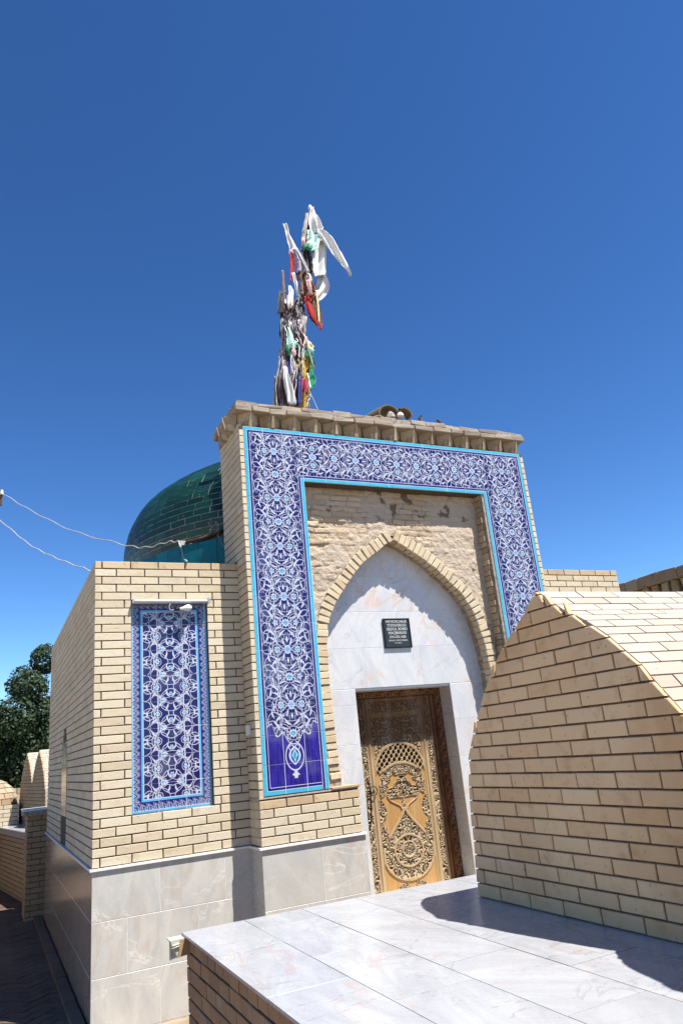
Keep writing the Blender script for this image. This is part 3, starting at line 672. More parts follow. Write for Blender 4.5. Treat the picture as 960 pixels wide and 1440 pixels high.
s1 = np.abs(A - (.035 + .13*np.sin(np.clip((T-.10)/.10, 0, 1)*math.pi/2)**2)); reg[(s1 < .009) & (T > .09) & (T < .19)] = 2
reg[(np.abs(o1-1.03) < .035) & (T > .47)] = 2; reg[(np.abs(o2-.97) < .035) & (T > .47)] = 2
lat = (o1 < 1) & (o2 > 1) & (T > .455) & (A < .30)
k = math.pi/.062; lv = np.abs(np.sin(k*(A+T*.8)))*np.abs(np.sin(k*(A-T*.8))); hole = lat & (lv > .30) & (o1 < .97) & (o2 > 1.04); reg[lat] = 2; reg[hole] = 3
h = np.where(reg == 1, -.016 + .016*ch_, h); h = np.where(reg == 2, .004, h); h = np.where(reg == 3, -.03, h)
ridge = (A > .30) & (A <= .375); h = np.where(ridge, .006*np.cos((A-.3375)*math.pi*2/.05)+.004, h)
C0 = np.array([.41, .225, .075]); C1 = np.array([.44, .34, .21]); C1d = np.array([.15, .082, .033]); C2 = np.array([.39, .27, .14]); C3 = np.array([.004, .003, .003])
C0_ = C0; up = np.clip((T-.70+.12*vnoise(A, T, 9, 41))/.2, 0, 1)[..., None]; C1 = C1*(1-up)+np.array([.20, .11, .05])*up; C0 = C0*(1-up*.55); C2 = C2*(1-up)+np.array([.17, .09, .04])*up  # browner, darker upper leaf: shade under the lintel put into the wood colours
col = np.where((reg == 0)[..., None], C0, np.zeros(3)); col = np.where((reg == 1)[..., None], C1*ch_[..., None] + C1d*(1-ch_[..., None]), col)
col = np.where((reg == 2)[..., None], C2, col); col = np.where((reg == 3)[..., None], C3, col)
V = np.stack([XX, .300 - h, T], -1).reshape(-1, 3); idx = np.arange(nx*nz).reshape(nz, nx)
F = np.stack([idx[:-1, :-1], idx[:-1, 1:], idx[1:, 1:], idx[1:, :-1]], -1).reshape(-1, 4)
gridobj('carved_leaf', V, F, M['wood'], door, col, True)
# frame, with carved strip on the inner face
df = MB().box((3.611, .285, -.69), (3.640, .33, 1.225)).box((3.66, .27, -.69), (3.7445, .33, 1.295)).box((2.5855, .27, -.69), (2.685, .33, 1.295)).box((2.685, .27, 1.228), (3.66, .33, 1.295)).box((3.64, .30, -.69), (3.66, .335, 1.228)).build('door_frame', M['wood_dark'], mau)
for (x0, x1, z0, z1, nn, mm_) in ((3.668, 3.737, -.69, 1.22, 16, 330), (2.70, 3.65, 1.236, 1.288, 190, 12)):
    XX, T = np.meshgrid(np.linspace(x0, x1, nn), np.linspace(z0, z1, mm_)); cv = 1/(1+np.exp(-7*np.sin(XX*140+1.5*np.sin(T*90))*np.sin(T*140+1.5*np.sin(XX*90))))
    V = np.stack([XX, .2665 - .008*cv, T], -1).reshape(-1, 3); idx = np.arange(nn*mm_).reshape(mm_, nn); F = np.stack([idx[:-1, :-1], idx[:-1, 1:], idx[1:, 1:], idx[1:, :-1]], -1).reshape(-1, 4)
    col = np.array([.30, .13, .05])*cv[..., None] + np.array([.05, .02, .01])*(1-cv[..., None]); gridobj('carved_strip', V, F, M['wood'], df, col)
M['iron'] = mat_plain('black_iron', (.02, .018, .016), .5, .3, 20, metal=.6)
hb = MB(); hb.tube([(2.789+.045*math.cos(t), .275, .30+.045*math.sin(t)) for t in np.linspace(0, 2*math.pi, 20)], .005, 6, False)
hb.tube([(2.752, .29, .36), (2.75, .262, .33), (2.735, .255, .15), (2.727, .262, .02), (2.725, .29, -.02)], .008, 6); hb.build('door_handle', M['iron'], door)
# ---- cornice
cor = MB().box((1.345, -.318, 4.200), (5.075, .50, 4.29)).box((1.362, -.19, 4.05), (5.05, .43, 4.195)).build('cornice', M['oldmortar'], mau)
def rough_box(name, a, b_, mat, par, j=.006, rot=0, stuff=None):
    c = [(a[i]+b_[i])/2 for i in range(3)]; V = []
    for zz in (a[2], b_[2]):
        for (xx, yy) in ((a[0], a[1]), (b_[0], a[1]), (b_[0], b_[1]), (a[0], b_[1])): V.append([xx-c[0]+random.uniform(-j, j), yy-c[1]+random.uniform(-j, j), zz-c[2]+random.uniform(-j, j)])
    F = [(0, 3, 2, 1), (4, 5, 6, 7), (0, 1, 5, 4), (1, 2, 6, 5), (2, 3, 7, 6), (3, 0, 4, 7)]
    me = bpy.data.meshes.new(name); me.from_pydata(V, [], F); me.materials.append(mat); me.update(); o = bpy.data.objects.new(name, me); link(o, par); o.location = c; o.rotation_euler.z = rot
    bv = o.modifiers.new('bevel', 'BEVEL'); bv.width = .008; bv.segments = 2; return o
for lev, (za, zb, yy) in enumerate(((4.190, 4.248, -.335), (4.252, 4.306, -.318))):
    x = 1.325 + .02*lev; k = 0
    while x < 5.08:
        L = random.uniform(.17, .29); e_ = min(x+L, 5.09)
        if 5.09-e_ < .06: e_ = 5.09
        rough_box('cornice_brick', (x+.002, yy+random.uniform(-.012, .012), za), (e_-.002, -.12, zb+random.uniform(-.010, .006)), M['cornice'], cor, .009); x = e_
    y = -.118
    while y < .50:
        e_ = min(y+random.uniform(.14, .25), .52); rough_box('cornice_brick', (1.325+.015*lev, y+.003, za), (1.50, e_-.003, zb), M['cornice'], cor); rough_box('cornice_brick', (4.93, y+.003, za), (5.09-.01*lev, e_-.003, zb), M['cornice'], cor); y = e_
def corbel(x, y, nx_, ny_):
    """dog-tooth brick: a corner pointing outwards, narrowing downwards, on a rounded stub"""
    t = Vector((-ny_, nx_, 0)); n_ = Vector((nx_, ny_, 0)); R = lambda s=.006: random.uniform(-s, s)
    mb = MB(); P3 = lambda tt, oo, zz: tuple(t*tt + n_*oo + Vector((0, 0, zz)))
    o1, o2, lz = .118+R(), .075+R(.012), R(.012)
    # brick laid corner-out, its underside cut back to the wall
    mb.add([P3(-.118, 0, .165), P3(0, o1, .165), P3(.118, 0, .165), P3(-.112, 0, .07), P3(R(), o1-.022, .10), P3(.112, 0, .07), P3(-.05, 0, .0), P3(R(), .03, .01), P3(.05, 0, .0)],
           [(0, 3, 4, 1), (1, 4, 5, 2), (3, 6, 7, 4), (4, 7, 8, 5), (0, 1, 2), (6, 8, 7)])
    # thin upright sliver and the stub below it
    w1 = .012 + R(.004)
    mb.add([P3(-w1, 0, .16), P3(-w1*.4, o1+.002, .16), P3(w1*.6, o1+.002, .16), P3(w1, 0, .16), P3(-w1*2, 0, .0), P3(-w1*1.4, o2+.012, .012), P3(w1*1.6, o2+.012, .012), P3(w1*2, 0, .0)],
           [(0, 4, 5, 1), (1, 5, 6, 2), (2, 6, 7, 3), (0, 1, 2, 3), (4, 7, 6, 5)])
    mb.add([P3(-.085, 0, .075+lz), P3(-.05, o2, .07+lz), P3(.02, o2+.01, .078+lz), P3(.085, 0, .07+lz), P3(-.06, 0, .0), P3(-.035, o2-.02, .012), P3(.02, o2-.012, .012), P3(.06, 0, .0)],
           [(0, 4, 5, 1), (1, 5, 6, 2), (2, 6, 7, 3), (0, 1, 2, 3), (4, 7, 6, 5)])
    o = mb.build('corbel', M['old'], cor); o.location = (x, y, 4.028)
n = 14
for i in range(n+1): corbel(1.50 + i*(3.47)/n, -.20, 0, -1)
for i in range(2): corbel(1.375, -.10+i*.25, -1, 0)
# rough back edge of the portal block
# ---- dome
DC = (3.2, 2.9); prof = catmull([(2.40, 3.15, 0), (2.45, 3.5, 0), (2.42, 3.718, 0), (2.365, 3.908, 0), (2.2, 4.188, 0), (1.89, 4.437, 0), (1.52, 4.627, 0), (1.06, 4.769, 0), (.5, 4.864, 0), (.02, 4.896, 0)], 8)
V = []; n = 72
for p in prof: V += [(DC[0]+(p.x+.0025)*math.cos(2*math.pi*k/n), DC[1]+(p.x+.0025)*math.sin(2*math.pi*k/n), p.y) for k in range(n)]
F = [(i*n+k, i*n+(k+1) % n, (i+1)*n+(k+1) % n, (i+1)*n+k) for i in range(len(prof)-1) for k in range(n)]
dome = obj('dome', V, F, M['grout'], mau, True)
pr = resample(prof, .085); cand = []
CAMV = Vector((-.8252, -6.8708, .768))
for i in range(len(pr)-1):
    a, b_ = pr[i], pr[i+1]
    if (a.x+b_.x)/2 < .15: break
    rad = (a.x+b_.x)/2; nt_ = max(6, int(2*math.pi*rad/.235)); off = (i % 2)*.5 + random.uniform(-.1, .1)
    for k in range(nt_):
        t0, t1 = 2*math.pi*(k+off)/nt_, 2*math.pi*(k+1+off)/nt_; tm = (t0+t1)/2
        nrm = Vector((math.cos(tm), math.sin(tm), (a.x-b_.x)/max(1e-3, (b_.y-a.y)))).normalized(); c = Vector((DC[0]+rad*math.cos(tm), DC[1]+rad*math.sin(tm), (a.y+b_.y)/2))
        view = (CAMV-c); facing = view.normalized().dot(nrm); vis = facing > .02 and c.x < 2.1 and c.y < 4.2
        cand.append((not vis, -facing, i, t0, t1))
cand.sort(key=lambda q: (q[0], q[1])); stuffd = MB()
for q, (nv, fc, i, t0, t1) in enumerate(cand):
    a, b_ = pr[i], pr[i+1]; g2 = .004; tv = (b_-a); tl = tv.length; tv.normalize(); A_ = a + tv*g2; B_ = b_ - tv*g2
    g2 = .0045; V = []; tilt = random.uniform(-.0015, .003)
    for dr in (0, .0065):
        for (p, t) in ((A_, t0), (A_, t1), (B_, t1), (B_, t0)):
            rd = p.x + dr + (tilt if t == t0 and dr else 0); tt = t + (g2/max(rd, .1))*(1 if t == t0 else -1); V.append((DC[0]+rd*math.cos(tt), DC[1]+rd*math.sin(tt), p.y + (dr*.3)))
    F = [(0, 1, 5, 4), (1, 2, 6, 5), (2, 3, 7, 6), (3, 0, 4, 7), (4, 5, 6, 7)]
    if q < 290 and not nv:
        cc = sum((Vector(v) for v in V), Vector())/8; o = obj('dome_tile', [Vector(v)-cc for v in V], F, M['dome'], dome); o.location = cc
    else: stuffd.add(V, F)
tag(stuffd.build('dome_tile', M['dome'], dome), kind='stuff')
drum = MB(); ang = [math.radians(-145+22.5*k) for k in range(17)]
Vd = [(DC[0]+2.51*math.cos(t), DC[1]+2.51*math.sin(t), zz) for zz in (H-.05, 3.215) for t in ang[:16]]
drum = obj('drum', Vd, [(k, (k+1) % 16, 16+(k+1) % 16, 16+k) for k in range(16)] + [tuple(range(16, 32))], M['grout'], mau)
for k in range(16):
    a = Vector((DC[0]+2.52*math.cos(ang[k]), DC[1]+2.52*math.sin(ang[k]), 0)); b_ = Vector((DC[0]+2.52*math.cos(ang[k+1]), DC[1]+2.52*math.sin(ang[k+1]), 0))
    U = (b_-a).normalized(); L = (b_-a).length; fr = Frame((a.x, a.y, 0), U, (0, 0, 1))
    for j in range(4): piece(fr, rect(L*j/4+.002, H, L*(j+1)/4-.002, 3.222), .009, .002, 'drum_tile', M['drum'], drum, n=0)
# leftover bricks
tag(rest.build('brick', M['brick'], wall), kind='stuff')
print('QUOTA left', QUOTA[0])

# ================================================================== fittings on the mausoleum
M['bark'] = mat_plain('bark', (.12, .09, .06), .95, .3, 10)
M['rust'] = mat_plain('rusty_pipe', (.13, .075, .05), .8, .4, 20)
M['black'] = mat_plain('black_stone', (.022, .024, .026), .15, .2, 20, spec=.5)
M['gold'] = mat_plain('pale_lettering', (.42, .42, .38), .5, .1, 20)
M['white'] = mat_plain('white_plastic', (.72, .71, .68), .35, .08, 20)
M['whitecable'] = mat_plain('grey_white_cable', (.42, .40, .36), .6, .2, 20)
M['steel'] = mat_plain('worn_steel', (.45, .44, .42), .35, .2, 12, metal=.7)
pl = thing('plaque', 'black inscribed plaque fixed on the marble above the carved door', 'plaque', loc=(3.15, YM, 1.88))
pb = MB().box((-.165, -.016, -.158), (.165, -.001, .160)); o = pb.build('plate', M['black'], pl)
fm = MB().box((-.167, -.022, .148), (.167, -.0165, .162)).box((-.167, -.022, -.160), (.167, -.0165, -.146)).box((-.167, -.022, -.146), (-.153, -.0165, .148)).box((.153, -.022, -.146), (.167, -.0165, .148)).build('frame', M['iron'], pl)
LINES = [("ME'MORCHILIK", .040, .115), ('YODGORLIGI', .040, .074), ('ERDOL BOBO', .042, .032), ('MAQBARASI', .042, -.010), ('XVI-XIX ASR', .038, -.052), ('DAVLAT HIMOYASIDA', .024, -.086), ('N 1.246 A', .020, -.112)]
dg = None
for txt, sz, zz in LINES:
    cu = bpy.data.curves.new('lettering', 'FONT'); cu.body = txt; cu.size = sz*.98; cu.align_x = 'CENTER'; cu.extrude = .001; cu.offset = .0012 if sz > .03 else .0006
    t = bpy.data.objects.new('lettering', cu); COL.objects.link(t); dg = bpy.context.evaluated_depsgraph_get(); me = bpy.data.meshes.new_from_object(t.evaluated_get(dg)); bpy.data.objects.remove(t)
    me.materials.clear(); me.materials.append(M['gold']); o = bpy.data.objects.new('lettering', me); link(o, pl); o.rotation_euler = (math.pi/2, 0, 0); o.location = (0, -.0185, zz)
# tube lamp over the panel
tl = thing('tube_lamp', 'long white tube lamp fitting across the top of the blue tile panel', 'lamp', loc=(.69, .0, 2.228))
MB().box((-.36, -.034, -.018), (.365, .018, .020)).build('housing', M['steel'], tl)
tb = MB().tube([(-.355, -.040, .004), (.355, -.040, .004)], .013, 10).build('tube', M['white'], tl, True)
MB().box((-.363, -.054, -.014), (-.348, -.028, .020)).box((.348, -.056, -.018), (.372, -.024, .026)).build('end_cap', M['steel'], tl)
lb = thing('light_bulb', 'white light bulb on a curled wire in front of the blue tile panel', 'light bulb', loc=(.80, -.02, 2.16))
prof_b = [(-.035, .012), (-.02, .014), (0, .018), (.02, .027), (.04, .032), (.06, .030), (.075, .020), (.083, .004)]
q = MB().tube([(p, -.03, -.003+.12*p) for p, _ in prof_b], [r for _, r in prof_b], 14).build('bulb', M['white'], lb, True)
MB().tube([(-.085, -.03, -.012), (-.04, -.03, -.008)], .0135, 10).build('socket', M['iron'], lb, True)
MB().tube(catmull([(-.085, -.03, -.012), (-.12, -.035, -.02), (-.135, -.03, .01), (-.12, -.02, .045)], 5), .004, 6).build('wire', M['whitecable'], lb, True)
jb_ = thing('junction_box', 'small white junction box on the shaded side of the portal', 'junction box', loc=(P0-.002, -.12, .99))
MB().box((-.028, -.035, -.045), (-.001, .035, .045)).build('body', M['white'], jb_); MB().tube([(-.008, .0, -.045), (-.008, .002, -.3)], .004, 6).build('wire', M['whitecable'], jb_)
# cables
c1 = catmull([(-1.46, 11.0, 7.5), (-.85, 9.0, 6.51), (-.33, 7.5, 5.65), (.22, 5.0, 4.48), (.66, 2.8, 3.62), (.82, 1.9, 3.32), (1.0, 1.5, 3.275), (1.12, 1.33, 3.235)], 8)
c1 = [p + Vector((0, 0, .012*math.sin(i*1.3))) for i, p in enumerate(c1)]
o = MB().tube(c1, .0075, 6).build('overhead_cable', M['whitecable'], None, True); tag(o, 'upper pale overhead cable running to the base of the green dome', 'cable', 'overhead cables')
c2 = catmull([(-1.7, 7.0, 5.9), (-1.26, 6.0, 5.17), (-.82, 5.0, 4.59), (-.45, 3.5, 3.79), (-.18, 2.2, 3.24), (.08, 1.0, 2.78), (.16, .6, 2.60)], 8); c2 = [p + Vector((0, 0, .008*math.sin(i*1.7))) for i, p in enumerate(c2)]
o = MB().tube(c2, .007, 6).build('overhead_cable', M['whitecable'], None, True); tag(o, 'lower pale overhead cable ending behind the wing parapet corner', 'cable', 'overhead cables')
up_ = thing('cable_pole', 'wooden cable pole whose bracket just enters the picture at the left edge', 'pole', loc=(-1.35, 9.1, GZ))
MB().tube([(0, 0, 0), (0, 0, 8.1)], [.12, .09], 10).build('post', M['bark'], up_, True)
MB().box((.0, -.05, 7.60), (.53, .03, 7.68)).box((.48, -.08, 7.44), (.56, .0, 7.72)).build('bracket', M['rust'], up_)
MB().tube([(.54, -.10, 7.66), (.54, -.10, 7.76)], [.035, .025], 8).build('insulator', M['white'], up_)
c3 = catmull([(1.10, 1.33, 3.24), (1.08, 1.25, 3.20), (1.03, .9, 3.0), (.95, .5, 2.80), (.86, .02, 2.645), (.86, .0, 2.63)], 6)
o = MB().tube(c3, .010, 6).build('hanging_cable', M['whitecable'], None, True); tag(o, 'white cable hanging from the dome base down to the parapet', 'cable')
M['plaster'] = mat_plain('plaster_lump', (.55, .52, .46), .95, .2, 20)
pp = thing('pipe', 'brown pipe with tangled wires lying along the base of the green dome', 'pipe', loc=(1.3, 1.3, 3.25))
MB().tube([(-.10, .10, -.005), (.05, -.04, .01), (.25, -.24, .055)], .022, 10).build('tube', M['rust'], pp, True)
MB().box((-.17, .10, -.035), (-.03, .20, .02)).build('plaster', M['plaster'], pp)
for k in range(5):
    a = Vector((.16+.02*k, -.20, .05)); pts = [a]
    for j in range(6): pts.append(pts[-1] + Vector((random.uniform(-.05, .04), random.uniform(-.03, .02), random.uniform(-.03, .07) if k < 4 else -.05)))
    MB().tube(catmull(pts, 4), .004, 5).build('wire', M['whitecable'], pp, True)
# ================================================================== broken tiles on the cornice
M['clay'] = mat_brick('weathered_clay', [(.20, .15, .085), (.27, .20, .12), (.16, .12, .07)], stain=(.06, .05, .03), stain_amt=.6, rough=.95)
def shell(R, L, t, a0=0, a1=math.pi, n=12):
    V = []; 
    for y in (0, L):
        for rr_ in (R, R-t): V += [(rr_*math.cos(a0+(a1-a0)*k/n), y, rr_*.8*math.sin(a0+(a1-a0)*k/n)+random.uniform(-.003, .003)) for k in range(n+1)]
    q = n+1; F = []
    for k in range(n): F += [(k, k+1, 2*q+k+1, 2*q+k), (q+k, 3*q+k, 3*q+k+1, q+k+1), (k, q+k, q+k+1, k+1), (2*q+k, 2*q+k+1, 3*q+k+1, 3*q+k)]
    F += [(0, 2*q, 3*q, q), (n, q+n, 3*q+n, 2*q+n)]; return V, F
V, F = shell(.165, .26, .02); o = obj('clay_tile', V, F, M['clay']); o.location = (3.25, -.22, 4.395); o.rotation_euler = (.1, -.06, .15); tag(o, 'large arched clay roof tile lying on the cornice, left of the smaller one', 'clay tile')
V, F = shell(.10, .20, .022, .0, 2.4); o = obj('clay_tile', V, F, M['clay']); o.location = (3.44, -.24, 4.43); o.rotation_euler = (.1, .25, -.2); tag(o, 'narrow broken clay roof tile leaning at the right of the rubble heap', 'clay tile')
def rock(loc, s, name='stone', mat=None, label='', cat='stone', seed=0, rot=0):
    r = random.Random(seed); V = []; n = 7
    for i, zz in enumerate((-1, -.5, .35, .9)):
        rr_ = (.75, 1, .85, .35)[i]; V += [(s[0]*rr_*math.cos(2*math.pi*k/n)*r.uniform(.8, 1.15), s[1]*rr_*math.sin(2*math.pi*k/n)*r.uniform(.8, 1.15), s[2]*zz*r.uniform(.85, 1.1)) for k in range(n)]
    F = [(i*n+k, i*n+(k+1) % n, (i+1)*n+(k+1) % n, (i+1)*n+k) for i in range(3) for k in range(n)] + [tuple(range(n))[::-1], tuple(3*n+k for k in range(n))]
    o = obj(name, V, F, mat or M['old']); o.location = loc; o.rotation_euler = (0, 0, rot); return tag(o, label, cat)
rock((3.10, -.2, 4.34), (.09, .07, .045), 'brick_fragment', M['clay'], 'dark brick fragment at the left end of the rubble heap on the cornice', 'brick fragment', 3)
rock((3.225, -.27, 4.36), (.055, .05, .055), 'stone', M['oldmortar'], 'round grey stone under the arched clay tile on the cornice', 'stone', 5)
rock((3.37, -.25, 4.40), (.05, .04, .035), 'plaster_lump', M['plaster'], 'white plaster lump between the two clay tiles on the cornice', 'plaster lump', 6)
rock((3.36, -.18, 4.34), (.10, .08, .035), 'brick_fragment', M['clay'], 'flat brown brick fragment beneath the white plaster lump', 'brick fragment', 8)
o = MB().box((-.06, -.05, 0), (.06, .05, .025)).tube([(0, 0, .02), (.0, 0, .07), (-.01, 0, .10), (.015, 0, .13)], [.022, .018, .024, .016], 8).build('clay_spout', M['clay']); o.location = (3.665, -.22, 4.303); tag(o, 'short upright clay spout standing on the cornice right of the rubble', 'clay spout')
o = MB().tube([(.07, 0, 0), (.03, 0, .05), (-.02, 0, .10), (-.035, 0, .11)], [.016, .018, .018, .014], 8).build('metal_stub', M['rust']); o.location = (3.93, -.22, 4.303); tag(o, 'leaning rusty stub at the right on the cornice top', 'metal stub')

# ================================================================== flag pole with cloths
def mat_cloth(name, cols, scale=6., rough=.9, seed=0.):
    m, g, b = newmat(name, rough, .1); P = g.vmath('ADD', g.pos(), (seed, seed*2, seed*3)); n = g.noise(g.vmath('MULTIPLY', P, (3., 3., 1.)), scale, 3)
    setc(g, b, g.ramp(n, [(.3 + .4*i/(max(1, len(cols)-1)), c) for i, c in enumerate(cols)])); b.inputs['Sheen Weight'].default_value = .2
    tr = b.inputs.get('Transmission Weight'); return m
CW = mat_cloth('white_cloth', [(.50, .49, .47), (.58, .57, .55), (.64, .63, .61)]); CG = mat_cloth('dirty_grey_cloth', [(.16, .14, .13), (.36, .33, .30), (.48, .45, .42)], 9)
CB = mat_cloth('dark_cloth', [(.015, .014, .018), (.05, .04, .045), (.10, .07, .07)], 9); CC = mat_cloth('patterned_carpet', [(.05, .02, .012), (.18, .09, .045), (.10, .035, .02), (.26, .16, .08)], 22)
CR = mat_cloth('red_cloth', [(.30, .012, .012), (.42, .03, .02)]); CGr = mat_cloth('green_cloth', [(.01, .16, .07), (.03, .30, .16)]); CM = mat_cloth('mint_cloth', [(.30, .60, .50), (.50, .72, .62), (.70, .78, .72)], 12)
CY = mat_cloth('yellow_print_cloth', [(.42, .26, .02), (.55, .38, .03), (.16, .05, .03), (.50, .33, .02)], 30); CYw = mat_cloth('pale_yellow_cloth', [(.55, .55, .28), (.70, .70, .50)], 14)
CP = mat_cloth('pink_cloth', [(.50, .22, .25), (.60, .45, .42)], 14); CBl = mat_cloth('blue_cloth', [(.02, .03, .16), (.04, .06, .30)]); CS = mat_cloth('purple_check_cloth', [(.10, .07, .12), (.32, .27, .32), (.55, .50, .52)], 26)
fp = thing('flag_pole', 'pole wrapped in white, dark, red and green votive cloths on the portal roof', 'flag pole', loc=(2.13, .1, 4.2))
FP = Vector((2.13, .1, 4.2))
MB().tube([(0, 0, -.1), (.24, .02, 1.6), (.50, .0, 3.24)], [.035, .028, .018], 8).build('pole', M['rust'], fp, True)
MB().tube([(-.05, .03, -.1), (.02, .03, 1.2), (.06, .03, 2.2)], [.03, .025, .015], 8).build('pole', M['rust'], fp, True)
MB().tube([(.50, 0, 3.20), (.502, 0, 3.24), (.504, 0, 3.27), (.504, 0, 3.30)], [.012, .028, .028, .010], 8).build('finial', M['white'], fp, True)
def cloth(pts, mat, folds=2.5, amp=.03, n=14, name='cloth', ph=None, tatter=0.):
    """pts: (x, z, halfwidth, y offset, twist) in world x,z ; a folded hanging strip"""
    tatter = tatter or .02
    C_ = catmull([(p[0], p[1], p[2]) for p in pts], 6)
    for q_ in C_: q_.z = max(.004, q_.z*(random.uniform(.96, 1.04) if mat is CW else random.uniform(.80, 1.10))); Yt = catmull([(p[3], p[4] if len(p) > 4 else 0, 0) for p in pts], 6)
    ph = random.uniform(0, 6) if ph is None else ph; V = []; N = len(C_)
    for i, (c, yt) in enumerate(zip(C_, Yt)):
        t = C_[min(i+1, N-1)] - C_[max(i-1, 0)]; t = Vector((t.x, t.y)).normalized() if (t.x or t.y) else Vector((0, -1)); nn = Vector((-t.y, t.x)); hw = c.z
        for k in range(n+1):
            s = (k/n*2-1)*(1 if 0 < k < n or mat is CW else random.uniform(.85, 1.1)); a = yt.y; fo = amp*math.sin(s*math.pi*folds + ph + i*.12)*(.35+.65*min(1, hw/.08)) + .35*amp*math.sin(s*9+i*.5+ph)
            ju = (random.uniform(-tatter, tatter) if (i == N-1 and tatter) else 0)
            V.append((c.x + nn.x*s*hw*math.cos(a) - t.x*ju - FP.x, FP.y*0 + yt.x + s*hw*math.sin(a)*.9 + fo, c.y + nn.y*s*hw*math.cos(a) + ju - FP.z))
    F = [(i*(n+1)+k, i*(n+1)+k+1, (i+1)*(n+1)+k+1, (i+1)*(n+1)+k) for i in range(N-1) for k in range(n)]
    o = obj(name, V, F, mat, fp, True); sm = o.modifiers.new('solid', 'SOLIDIFY'); sm.thickness = .002; return o
# white cloth at the very tip, with its two tails
cloth([(2.655, 7.44, .012, -.03), (2.645, 7.36, .045, -.05), (2.64, 7.22, .08, -.07), (2.66, 7.10, .09, -.07), (2.675, 7.04, .06, -.06)], CW, 1.6, .035)
cloth([(2.555, 7.30, .02, -.06), (2.52, 7.15, .025, -.08), (2.49, 7.0, .03, -.07), (2.47, 6.86, .025, -.06)], CG, 1.2, .02)
cloth([(2.68, 7.07, .04, -.06), (2.78, 6.93, .075, -.09), (2.87, 6.72, .085, -.12), (2.96, 6.55, .05, -.15), (3.00, 6.48, .018, -.16), (3.03, 6.39, .012, -.16)], CW, 1.3, .03, tatter=.01)
cloth([(2.73, 7.0, .05, -.05), (2.70, 6.85, .070, -.05), (2.665, 6.65, .095, -.05), (2.64, 6.45, .10, -.05), (2.635, 6.38, .095, -.05)], CW, 1.4, .03, tatter=.012)
cloth([(2.72, 6.50, .06, .02), (2.725, 6.35, .085, .0), (2.69, 6.22, .08, .0), (2.62, 6.09, .05, .0), (2.575, 6.02, .012, .0)], CW, 1.2, .02, tatter=.02)
# raised stub on the left
cloth([(2.255, 7.12, .028, .02), (2.28, 7.05, .028, .02), (2.285, 6.95, .03, .01), (2.32, 6.84, .045, .0), (2.35, 6.75, .06, .0), (2.32, 6.66, .04, .0)], CW, 1.1, .02)
# mint bundle below the tip
cloth([(2.56, 7.03, .04, -.08), (2.575, 6.93, .07, -.10), (2.57, 6.82, .08, -.11), (2.545, 6.74, .075, -.11), (2.53, 6.70, .05, -.1)], CM, 1.5, .03)
cloth([(2.52, 6.79, .075, -.10), (2.51, 6.73, .08, -.11), (2.505, 6.69, .06, -.10)], CGr, 1.2, .02)
cloth([(2.45, 6.87, .02, -.10), (2.44, 6.80, .03, -.12), (2.44, 6.74, .02, -.1)], CP, 1, .02)
# dark upper mass
cloth([(2.50, 6.76, .06, -.02), (2.50, 6.62, .075, -.04), (2.50, 6.48, .07, -.05), (2.49, 6.30, .08, -.05), (2.50, 6.12, .07, -.04), (2.47, 5.95, .06, -.03)], CB, 2.5, .04)
cloth([(2.47, 6.35, .03, -.08), (2.49, 6.28, .03, -.10), (2.48, 6.20, .02, -.1)], CW, 1, .02)
cloth([(2.33, 6.70, .03, -.05), (2.37, 6.58, .05, -.08), (2.40, 6.44, .075, -.10), (2.40, 6.33, .09, -.10)], CS, 2, .025)
cloth([(2.35, 6.70, .012, -.08), (2.40, 6.52, .016, -.12), (2.46, 6.34, .018, -.13)], CW, 1, .01)
cloth([(2.29, 6.68, .02, -.03), (2.29, 6.50, .032, -.05), (2.275, 6.34, .030, -.05), (2.25, 6.20, .010, -.05)], CR, 1.3, .015)
cloth([(2.29, 6.34, .02, -.06), (2.31, 6.16, .03, -.08), (2.33, 6.02, .03, -.08), (2.36, 5.90, .012, -.08)], CW, 1.2, .015)
cloth([(2.42, 6.36, .08, -.06), (2.42, 6.22, .09, -.10), (2.43, 6.08, .10, -.11), (2.42, 5.96, .09, -.11)], CC, 2.4, .035)
cloth([(2.44, 6.22, .02, -.13), (2.45, 6.1, .03, -.15), (2.455, 6.0, .02, -.15)], CP, 1, .02); cloth([(2.41, 5.99, .012, -.13), (2.44, 5.96, .05, -.14), (2.45, 5.93, .01, -.13)], CR, 1, .015)
# hanging carpet
cloth([(2.50, 6.06, .075, -.08), (2.495, 5.92, .09, -.10), (2.49, 5.80, .085, -.10), (2.50, 5.71, .06, -.10), (2.525, 5.62, .02, -.10)], CC, 1.2, .02)
cloth([(2.41, 5.98, .03, -.13), (2.42, 5.88, .05, -.13), (2.45, 5.77, .055, -.13), (2.50, 5.67, .03, -.12), (2.53, 5.58, .015, -.12)], CR, 1, .012)
cloth([(2.545, 6.10, .010, -.12), (2.548, 5.85, .012, -.13), (2.542, 5.64, .012, -.12)], CYw, 1, .005)
cloth([(2.558, 5.96, .012, -.11), (2.572, 5.8, .022, -.11), (2.575, 5.66, .022, -.11), (2.56, 5.57, .02, -.11)], CC, 1, .008); cloth([(2.565, 5.63, .022, -.115), (2.555, 5.55, .014, -.115)], CR, 1, .008)
